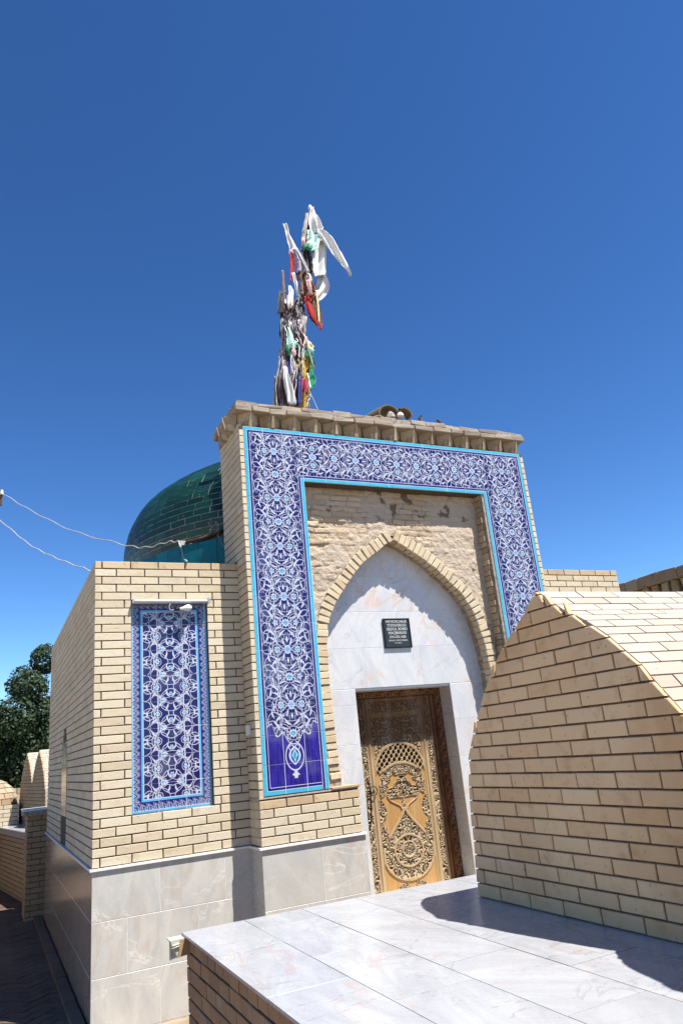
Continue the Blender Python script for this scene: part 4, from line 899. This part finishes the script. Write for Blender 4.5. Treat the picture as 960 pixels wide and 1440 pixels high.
# middle and lower column: many narrow strips round the pole
cloth([(2.19, 6.42, .012, .04), (2.19, 6.25, .018, .04), (2.19, 6.08, .03, .02)], CG, 1, .01)
colr = [CB, CG, CB, CS, CB, CC, CB, CG, CB, CC, CB, CB, CS]
for k in range(15):
    ph = k/15; xx = 2.10 + .25*ph
    z1 = 6.15 - random.uniform(0, .25) - .15*abs(ph-.4); z2 = z1 - random.uniform(.45, .7)
    cloth([(xx+.06, z1, .015, -.02), (xx+.03, z1-.18, .04, -.07-.02*(k % 3)), (xx-.005, (z1+z2)/2, .045, -.08-.02*(k % 3)), (xx-.03, z2, .035, -.06)], colr[k % len(colr)], 1.8, .022)
cloth([(2.20, 6.10, .015, -.10), (2.20, 5.98, .035, -.14), (2.17, 5.82, .04, -.15), (2.17, 5.76, .02, -.14)], CW, 1.3, .03)
cloth([(2.10, 6.02, .03, -.08), (2.08, 5.85, .05, -.10), (2.06, 5.68, .04, -.10)], CB, 1.3, .02); cloth([(2.16, 5.86, .05, -.13), (2.15, 5.80, .05, -.14)], CW, 1, .02)
for k in range(16):
    ph = k/16; xx = 2.05 + .24*ph; z1 = 5.75 - random.uniform(0, .12); z2 = z1 - random.uniform(.45, .62)
    cloth([(xx+.03, z1, .012, -.05), (xx+.02, z1-.2, .024, -.10-.015*(k % 4)), (xx, z2, .022, -.09)], [CG, CB, CS, CB, CG, CB, CW, CB][k % 8], 1.4, .014)
cloth([(2.10, 5.52, .02, -.12), (2.13, 5.40, .045, -.16), (2.14, 5.26, .065, -.17), (2.14, 5.20, .05, -.16)], CM, 1.4, .03); cloth([(2.09, 5.25, .03, -.14), (2.12, 5.17, .05, -.15), (2.15, 5.08, .03, -.14)], CGr, 1.2, .02)
cloth([(2.15, 5.20, .02, -.17), (2.16, 5.14, .03, -.18), (2.15, 5.09, .015, -.17)], CP, 1, .01)
# lower bundle
seq = [CG, CB, CS, CB, CW, CB, CG, CB, CBl, CB, CP, CS, CG, CB, CW, CB, CS, CB, CG]
for k in range(19):
    ph = k/19; xa = 2.05 + .20*ph; xb = 1.95 + .27*ph; z1 = 5.24 - random.uniform(0, .12)
    cloth([(xa, z1, .022, -.05), (xa*.6+xb*.4, 4.98, .026, -.09-.02*(k % 3)), (xb, 4.72, .027, -.10-.02*(k % 2)), (xb, 4.44, .026, -.08)], seq[k], 1.6, .022)
cloth([(1.965, 4.86, .02, -.06), (1.945, 4.7, .03, -.06), (1.93, 4.42, .035, -.05)], CG, 1, .02)
cloth([(2.05, 4.95, .02, -.15), (2.04, 4.78, .035, -.17), (2.07, 4.62, .05, -.17), (2.08, 4.48, .05, -.16)], CW, 1.4, .02)
cloth([(2.22, 4.9, .016, -.15), (2.20, 4.7, .02, -.16), (2.185, 4.48, .02, -.15)], CBl, 1, .01)
# green edged flag and yellow print
cloth([(2.30, 5.54, .012, -.08), (2.33, 5.42, .045, -.10), (2.345, 5.31, .085, -.12), (2.345, 5.24, .10, -.12)], CYw, 1.4, .03)
cloth([(2.335, 5.25, .10, -.125), (2.33, 5.19, .105, -.13), (2.32, 5.13, .09, -.12)], CGr, 1.3, .03)
cloth([(2.365, 5.17, .07, -.08), (2.355, 5.05, .08, -.07), (2.33, 4.97, .06, -.07)], CY, 1.1, .03)
cloth([(2.415, 5.18, .03, -.10), (2.425, 5.08, .03, -.09), (2.40, 4.99, .03, -.08), (2.39, 4.93, .03, -.08), (2.405, 4.86, .04, -.09), (2.375, 4.77, .03, -.09), (2.35, 4.72, .01, -.09)], CGr, 1, .02)
cloth([(2.265, 5.16, .04, -.11), (2.265, 4.98, .055, -.14), (2.26, 4.78, .06, -.15), (2.255, 4.6, .06, -.14), (2.25, 4.44, .06, -.12)], CY, 1.7, .025)
cloth([(2.27, 4.82, .04, -.165), (2.265, 4.72, .045, -.17), (2.26, 4.64, .03, -.16)], mat_cloth('crimson_print_cloth', [(.25, .01, .05), (.4, .03, .06)], 30), 1.2, .02)
cloth([(2.325, 4.92, .012, -.12), (2.34, 4.8, .02, -.12), (2.35, 4.73, .015, -.12)], CM, 1, .01)
MB().tube([(2.31-FP.x, -.1, 4.80-FP.z), (2.42-FP.x, -.2, 4.32-FP.z)], .005, 5).build('cord', M['whitecable'], fp)
rdm = random.Random(3)
for k in range(14):
    mb = MB(); x0 = 2.10 + .25*rdm.random(); z0 = 6.0 - 1.4*rdm.random(); pts = [Vector((x0-FP.x, -.16, z0-FP.z))]
    for j in range(6): pts.append(pts[-1] + Vector((rdm.uniform(-.03, .03), rdm.uniform(-.01, .01), -rdm.uniform(.03, .08))))
    mb.tube(catmull(pts, 3), .007, 5).build('rag_knot', [CW, CG, CP, CS][k % 4], fp, True)

# ================================================================== PLATFORM
XS, YS, ZP = .205, -2.294, -.136
plat = thing('marble_platform', 'raised brick platform topped with white veined marble slabs in front of the door', 'platform', loc=(0, 0, 0))
core = MB().box((XS+.034, -8.0, GZ), (5.4, YS-.034, ZP-.02)).build('core', M['mortar'], plat)
MB().box((XS+.02, -8.0, ZP-.021), (5.4, YS-.02, ZP-.013)).build('bedding', M['mortar'], plat)
fz = Frame((0, 0, ZP), (1, 0, 0), (0, 1, 0)); r = 0; x = XS
while x < 5.4:
    xe = x + (.36 if r else .362); y = YS; k = 0; offs0 = (.667, .27, .80, .41, .62)[r % 5]
    while y > -8:
        L = offs0 if k == 0 else .77; ye = max(y - L, -8.); kk = piece(fz, rect(x+.0018, ye+.0018, xe-.0018, y-.0018), .014, .0004, 'marble_slab', M['marble_top'], plat, n=random.uniform(-.0008, .0008)); y = ye; k += 1
    x = xe; r += 1
sb = MB()
nrow = 14
for rr_ in range(nrow):
    zt = ZP-.02-rr_*PITCH; fr = Frame((XS+.022, YS-.022, zt), (0, -1, 0), (0, 0, 1)); y = 0; k = 0
    while y < 5.6:
        L = (.13 if rr_ % 2 else .065) if k == 0 else (.13 if rr_ == 0 or random.random() < .75 else .13)
        L = L if k == 0 else (.13 if rr_ == 0 else .17); e_ = y+L
        near = (y < 2.6 and rr_ < 9)
        piece(fr, rect(y+(.004 if k else 0), -PITCH+.009, e_-.004, 0), .03, .003, 'brick', M['brick_brown'], plat, None if near else sb, n=random.uniform(-.003, .003)); y = e_; k += 1
    for xx in np.arange(XS+.052, 5.3, .26): piece(FX(YS-.022, 0, zt), rect(xx+(.1 if rr_ % 2 else 0), -PITCH+.009, xx+.25+(.1 if rr_ % 2 else 0), 0), .03, .003, 'brick', M['brick_brown'], plat, sb)
tag(sb.build('brick', M['brick_brown'], plat), kind='stuff')
# drain spout at the platform corner
ds = thing('drain_spout', 'cream metal drain spout projecting from the corner of the marble platform', 'drain spout', loc=(.215, -2.32, -.155))
M['cream'] = mat_plain('cream_metal', (.60, .56, .44), .4, .2, 14, spec=.5)
MB().box((-.092, -.055, .000), (.02, .03, .006)).build('top_flange', M['cream'], ds)
mb = MB(); mb.add([(-.035, -.058, -.001), (.02, -.058, -.001), (.02, -.058, -.075), (-.05, -.058, -.082), (-.035, .028, -.001), (.02, .028, -.001), (.02, .028, -.075), (-.05, .028, -.082)], [(0, 3, 2, 1), (4, 5, 6, 7), (0, 1, 5, 4), (1, 2, 6, 5), (2, 3, 7, 6), (3, 0, 4, 7)]); mb.build('block', M['brick_brown'], ds)
mb = MB(); mb.add([(-.088, -.056, -.001), (-.036, -.056, -.001), (-.051, -.050, -.082), (-.086, -.030, -.092), (-.088, -.052, -.001), (-.036, -.052, -.001), (-.051, -.046, -.082), (-.086, -.026, -.092)], [(0, 3, 2, 1), (4, 5, 6, 7), (0, 1, 5, 4), (1, 2, 6, 5), (2, 3, 7, 6), (3, 0, 4, 7)]); mb.build('side_plate', M['cream'], ds)
MB().box((-.094, -.058, -.088), (-.089, -.045, .004)).build('edge_plate', M['steel'], ds)
MB().tube([(-.085, -.060, -.022), (-.04, -.061, -.016)], .004, 6).tube([(-.085, -.060, -.034), (-.04, -.061, -.026)], .003, 6).build('fold', M['cream'], ds, True)

# ================================================================== TWIN VAULT TOMB
WT = [(0, .945), (.2, .925), (.4, .908), (.577, .89), (.75, .855), (.9, .765), (1.05, .645), (1.15, .575), (1.21, .505), (1.3, .415), (1.4, .275), (1.46, .165), (1.53, .08), (1.595, .0)]
def hw(h): return float(np.interp(h, [a for a, _ in WT], [b for _, b in WT]))
def vault_tomb(name, label, origin, sc, length, par_x, centres, mat_g, mat_r, near, group=None, lod=False, roofpitch=PITCH):
    """gable faces -x at local x=0, vaults run +x; centres are y of each vault"""
    T = thing(name, label, 'tomb', group, loc=origin)
    st = MB(); stg = MB(); hv = 1.595
    # core
    for c in centres:
        V = []; hs_ = np.linspace(0, 1.58, 22); ring = [(c+hw(h)-.014, h) for h in hs_] + [(c, 1.582)] + [(c-hw(h)+.014, h) for h in hs_[::-1]]
        for xx in (.012, length): V += [(xx*sc, p[0]*sc, p[1]*sc) for p in ring]
        n = len(ring); F = [(i, i+1, n+i+1, n+i) for i in range(n-1)] + [tuple(range(n))[::-1], tuple(n+i for i in range(n))]
        obj('vault_core', V, F, M['mortar_tomb'], T)
    lo = min(centres); hi = max(centres)
    valley = None
    if len(centres) > 1:
        d = abs(centres[1]-centres[0])/2; valley = max(h for h in np.linspace(0, 1.5, 300) if hw(h) >= d)
    fr = Frame((0, 0, 0), (0, -1, 0), (0, 0, 1))      # u = -y
    nr = int(hv/PITCH)+1; cnt = 0
    for r in range(nr):
        za, zb = r*PITCH, min((r+1)*PITCH, hv); va, vb = za+.005, zb-.004
        if vb <= va: continue
        spans = []
        if valley and zb < valley: spans = [(-hi, -lo, hi, lo)]
        segs = [(-(c)-1, -(c)+1, c) for c in centres]
        def ends(v):
            if valley and zb < valley: return [(-hi-hw(v), -lo+hw(v))]
            return [(-c-hw(v), -c+hw(v)) for c in sorted(centres, reverse=True)]
        for (a0, a1), (b0, b1) in zip(ends(va), ends(vb)):
            u = math.floor((min(a0, b0))/LEN)*LEN + (r % 2)*LEN/2 - LEN
            while u < a1:
                ua, ub = u+GAP/2, u+LEN-GAP/2
                P = [(max(ua, a0), va), (min(ub, a1), va), (min(ub, b1), vb), (max(ua, b0), vb)]; u += LEN
                if P[1][0]-P[0][0] < .015: continue
                if P[2][0] - P[3][0] < .004: 
                    mid = min(max((P[2][0]+P[3][0])/2, P[0][0]), P[1][0]); P[2] = (mid+.002, vb); P[3] = (mid-.002, vb)
                if lod: P = [(p[0]*sc, p[1]*sc) for p in P]
                big = near and (P[0][0] < -lo-.3 if len(centres) > 1 else True)
                piece(fr, P, .03, .003, 'brick', mat_g, T, None if big else stg, n=random.uniform(-.002, .002))
    tag(stg.build('brick', mat_g, T), kind='stuff')
    # roof bricks
    for c in centres:
        for sgn in (1, -1):
            Q = resample([Vector((hw(h), h, 0)) for h in np.linspace(.0, 1.595, 80)][::-1], roofpitch)
            for i, (a, b_) in enumerate(zip(Q, Q[1:])):
                if valley and b_.y < valley - .02 and ((sgn < 0 and c == hi) or (sgn > 0 and c == lo)): break
                t = (b_-a).normalized(); nn = Vector((-t.y, t.x, 0)); 
                if nn.x < 0: nn = -nn
                x = .022; k = 0
                while x < length:
                    L = (.13 if i % 2 else .26) if k == 0 else .26; e_ = min(x+L, length)
                    V = []
                    for dd_ in (-.012, .004+random.uniform(-.001, .0015)):
                        for (xx, p) in ((x+(.004 if k else 0), a+t*.004), (e_-.004, a+t*.004), (e_-.004, b_-t*.004), (x+(.004 if k else 0), b_-t*.004)):
                            p = p+nn*dd_; V.append(Vector((xx*sc, (c+sgn*p.x)*sc, p.y*sc)))
                    F = [(0, 1, 5, 4), (1, 2, 6, 5), (2, 3, 7, 6), (3, 0, 4, 7), (4, 5, 6, 7)]
                    big = near and sgn < 0 and c == hi and x < 3.3 and len(Q) and cnt < 185
                    if big:
                        cnt += 1; cc = sum(V, Vector())/8; o = obj('roof_brick', [v-cc for v in V], F, mat_r, T); o.location = cc
                    else: st.add(V, F)
                    x = e_; k += 1
    tag(st.build('roof_brick', mat_r, T), kind='stuff')
    return T
vault_tomb('vaulted_tomb', 'large twin vaulted brick tomb standing on the marble platform beside the door', (1.795, 0, ZP), 1., 3.5, 1.8, [-3.84, -5.38], M['brick_tomb'], M['brick_roof'], True)

# ================================================================== BACKGROUND LEFT
# pillar with marble coping
pc = thing('pillar', 'brick pillar with white stone coping beside the far corner of the mausoleum', 'pillar', loc=(-.11, 5.95, GZ))
MB().box((-.118, -.34, 0), (.30, .35, 1.40)).build('core', M['mortar'], pc); sb = MB()
for rr_ in range(19):
    zz = rr_*PITCH
    fr = Frame((-.13, -.352, zz), (1, 0, 0), (0, 0, 1)); x = 0; k = 0
    while x < .42:
        L = (.07 if rr_ % 2 else .19) if k == 0 else .26; e_ = min(x+L, .43); piece(fr, rect(x+(.004 if k else 0), .005, e_-.004, PITCH-.005), .02, .003, 'brick', M['brick_back'], pc); x = e_; k += 1
    courses(Frame((-.13, .35, zz), (0, -1, 0), (0, 0, 1)), 0, 0, 0, 1, pc, M['brick_back'], clip=lambda q: [(0, .70)], stuff=sb, depth=.02, start=lambda q: .19 if rr_ % 2 else .26)
tag(sb.build('brick', M['brick_back'], pc), kind='stuff')
MB().box((-.19, -.41, 1.42), (.32, .40, 1.49)).build('coping', M['oldmortar'], pc); MB().box((-.195, -.415, 1.49), (.32, .40, 1.505)).build('coping_slab', M['marble_white'], pc)
# back platform / wall along the alley
bw = thing('brick_wall', 'low brick wall with white coping behind the pillar along the alley', 'wall', loc=(0, 0, 0))
A_ = Vector((-.06, 6.6, 0)); B_ = Vector((-1.1, 13.8, 0)); U = (A_-B_).normalized(); L = (A_-B_).length; fr = Frame((B_.x, B_.y, GZ), U, (0, 0, 1)); nb_ = U.cross(Vector((0, 0, 1)))
inn = [B_-nb_*.012, A_-nb_*.012, A_-nb_*6, B_-nb_*6]
V = [(p.x, p.y, zz) for zz in (GZ, -.16) for p in inn]; obj('core', V, [(3, 2, 1, 0), (4, 5, 6, 7), (0, 1, 5, 4), (1, 2, 6, 5), (2, 3, 7, 6), (3, 0, 4, 7)], M['mortar'], bw)
sb = MB(); courses(fr, 0, 0, 0, 13, bw, M['brick_back'], clip=lambda q: [(0, L)], stuff=sb); tag(sb.build('brick', M['brick_back'], bw), kind='stuff')
V = [(p.x, p.y, zz) for zz in (-.20, -.10) for p in (B_+nb_*.05, A_+nb_*.05, A_-nb_*.4, B_-nb_*.4)]; obj('coping', V, [(3, 2, 1, 0), (4, 5, 6, 7), (0, 1, 5, 4), (1, 2, 6, 5), (2, 3, 7, 6), (3, 0, 4, 7)], M['mortar_light'], bw)
V = [(p.x, p.y, zz) for zz in (-.10, -.085) for p in (B_+nb_*.06, A_+nb_*.06, A_-nb_*6, B_-nb_*6)]; obj('coping_slab', V, [(3, 2, 1, 0), (4, 5, 6, 7), (0, 1, 5, 4), (1, 2, 6, 5), (2, 3, 7, 6), (3, 0, 4, 7)], M['marble_top'], bw)
# twin vault tomb in the back
t2 = vault_tomb('vaulted_tomb', 'small twin vaulted brick tomb in the distance behind the pillar', (-.037, 8.85, -.085), 1., 2.4, 0, [.77, -.77], M['brick_back'], M['brick_roof'], False, lod=False)
t2.scale = (.82, .82, .82); t2.rotation_euler.z = math.radians(6.5)
# little dome tomb
dt = thing('domed_tomb', 'small domed brick tomb at the left edge on the far platform', 'tomb', loc=(-1.0, 10.5, -.085))
sb = MB()
MB().box((-.78, -.78, 0), (.78, .78, .37)).build('core', M['mortar'], dt)
for rr_ in range(5):
    courses(Frame((-.79, -.79, rr_*PITCH), (1, 0, 0), (0, 0, 1)), 0, 0, 0, 1, dt, M['brick'], clip=lambda q: [(0, 1.58)], stuff=sb, depth=.015, start=lambda q: .13 if rr_ % 2 else .26)
    courses(Frame((.79, -.775, rr_*PITCH), (0, 1, 0), (0, 0, 1)), 0, 0, 0, 1, dt, M['brick'], clip=lambda q: [(0, 1.56)], stuff=sb, depth=.015)
tag(sb.build('brick', M['brick'], dt), kind='stuff')
V = []; n = 28; rings_ = [(math.cos(a), math.sin(a)) for a in np.linspace(0, math.pi/2-.03, 9)]
for (c, s) in rings_: V += [(.80*c*math.cos(2*math.pi*k/n), .80*c*math.sin(2*math.pi*k/n), .37+.58*s) for k in range(n)]
dmo = obj('dome', V, [(i*n+k, i*n+(k+1) % n, (i+1)*n+(k+1) % n, (i+1)*n+k) for i in range(8) for k in range(n)] + [tuple(8*n+k for k in range(n))], M['old'], dt, True)
mb = MB()
for i in range(8):
    (c0, s0), (c1, s1) = rings_[i], rings_[i+1]; nn_ = max(5, int(20*c0))
    for k in range(nn_):
        q0 = 2*math.pi*(k+(i % 2)*.5)/nn_+.012; q1 = 2*math.pi*(k+1+(i % 2)*.5)/nn_-.012; V = []
        for e_ in (.80, .815):
            for (cc_, ss_, aa_) in ((c0, s0+.012, q0), (c0, s0+.012, q1), (c1, s1-.012, q1), (c1, s1-.012, q0)): V.append((e_*cc_*math.cos(aa_), e_*cc_*math.sin(aa_), .37+.58*e_/.8*ss_))
        mb.add(V, [(0, 1, 5, 4), (1, 2, 6, 5), (2, 3, 7, 6), (3, 0, 4, 7), (4, 5, 6, 7)])
tag(mb.build('dome_brick', M['old'], dt), kind='stuff')
# low ruin behind
rb = thing('low_wall', 'low rough brick wall behind the small domed tomb', 'wall', loc=(-.9, 17, -.5)); mb = MB()
for k in range(5):
    for j in range(6): mb.box((k*.35-.6+.1*(j % 2), 0, j*.17), (k*.35-.27+.1*(j % 2), .5, j*.17+.155+random.uniform(-.01, .01)))
mb.build('block', M['old'], rb)
# alley wall on the left, outside the picture but mirrored in the polished marble
lw = thing('alley_wall', 'sunlit brick wall along the left side of the alley', 'wall', loc=(0, 0, 0))
MB().box((-2.3, 1.5, GZ), (-2.012, 12, .25)).build('core', M['mortar'], lw); sb = MB()
courses(Frame((-2.0, 1.5, GZ), (0, 1, 0), (0, 0, 1)), 0, 0, 0, 19, lw, M['brick'], clip=lambda q: [(0, 10.5)], stuff=sb); tag(sb.build('brick', M['brick'], lw), kind='stuff')
MB().box((-2.35, 1.45, .235), (-1.97, 12, .27)).build('coping', M['marble_white'], lw)

# ================================================================== BUILDING RIGHT
br = thing('old_building', 'dark old brick building with toothed cornice at the far right edge', 'building', loc=(9, 0, 0))
MB().box((.05, -3.5, GZ), (4, 2.25, 2.62)).build('wall', M['old'], br)
mb = MB(); y = -3.5
while y < 2.2:
    rough_box('corbel', (-.03, y, 2.60), (.12, y+.12, 2.80), M['old'], br, .014); y += .20
MB().box((-.03, -3.5, 2.44), (.1, 2.27, 2.56)).build('string_course', M['old'], br)
y = -3.5
while y < 2.25:
    e_ = min(y+random.uniform(.25, .45), 2.28); rough_box('cornice_brick', (-.10, y+.004, 2.80), (.3, e_-.004, 2.98+random.uniform(-.01, .01)), M['old'], br, .008); y = e_
MB().box((.2, -3.5, 2.75), (4, 2.25, 2.9)).build('roof', M['oldmortar'], br)

# ================================================================== TREES
m, g, b = newmat('leaf', .75, .12); r = g.rnd(); c = g.ramp(r, [(0, (.022, .038, .018)), (.4, (.032, .055, .026)), (.75, (.045, .070, .034)), (1, (.075, .10, .055))]); setc(g, b, c); M['leaf'] = m
M['bark'] = mat_plain('bark', (.12, .09, .06), .95, .3, 10)
def tree(loc, R, Hc, label, seed, nleaf=15000):
    T = thing('tree', label, 'tree', 'trees behind the tombs', loc=loc); r = np.random.default_rng(seed)
    mb = MB(); mb.tube([(0, 0, 0), (.1, 0, Hc*.35), (0, .1, Hc*.6), (.05, 0, Hc*1.1)], [.28, .22, .15, .05], 9)
    for k in range(9):
        a = k*2.4; e_ = Vector((math.cos(a)*R*.7, math.sin(a)*R*.7, Hc*(.7+.08*k*.6))); s0 = Vector((0, 0, Hc*(.35+.05*k))); mb.tube([s0, s0.lerp(e_, .5)+Vector((0, 0, .2)), e_], [.10, .06, .02], 6)
    mb.build('trunk', M['bark'], T)
    nb = 46; cen = []
    while len(cen) < nb:
        p = r.uniform(-1, 1, 3)
        if .35 < np.linalg.norm(p) < 1: cen.append(p*np.array([R, R, R*.95])*.86 + np.array([0, 0, Hc]))
    cen = np.array(cen); rad = r.uniform(.16, .34, nb)*R; which = r.integers(0, nb, nleaf); d = r.normal(size=(nleaf, 3)); d /= np.linalg.norm(d, axis=1)[:, None]
    P = cen[which] + d*(rad[which]*r.uniform(.6, 1.05, nleaf)**.7)[:, None]
    n1 = d*.6 + r.normal(size=(nleaf, 3))*.5 + np.array([0, 0, .35]); n1 /= np.linalg.norm(n1, axis=1)[:, None]; t = np.cross(n1, r.normal(size=(nleaf, 3))); t /= np.linalg.norm(t, axis=1)[:, None]; bt = np.cross(n1, t)
    sz = r.uniform(.045, .10, nleaf)[:, None]; V = np.stack([P-t*sz, P-bt*sz*.55, P+t*sz, P+bt*sz*.55], 1).reshape(-1, 3); F = np.arange(nleaf*4).reshape(-1, 4)
    o = gridobj('crown', V, F, M['leaf'], T, None, False); o['kind'] = 'stuff'
tree((2.3, 25, GZ), 3.6, 3.75, 'tall dark green tree rising beside the far wall of the mausoleum', 1, 60000)
tree((-2.6, 24, GZ), 2.9, 2.5, 'lower dark green tree at the left edge behind the domed tomb', 2, 45000)
tree((.2, 31, GZ), 3.0, 2.6, 'dark bush-like tree filling the gap between the two nearer trees', 3, 26000)
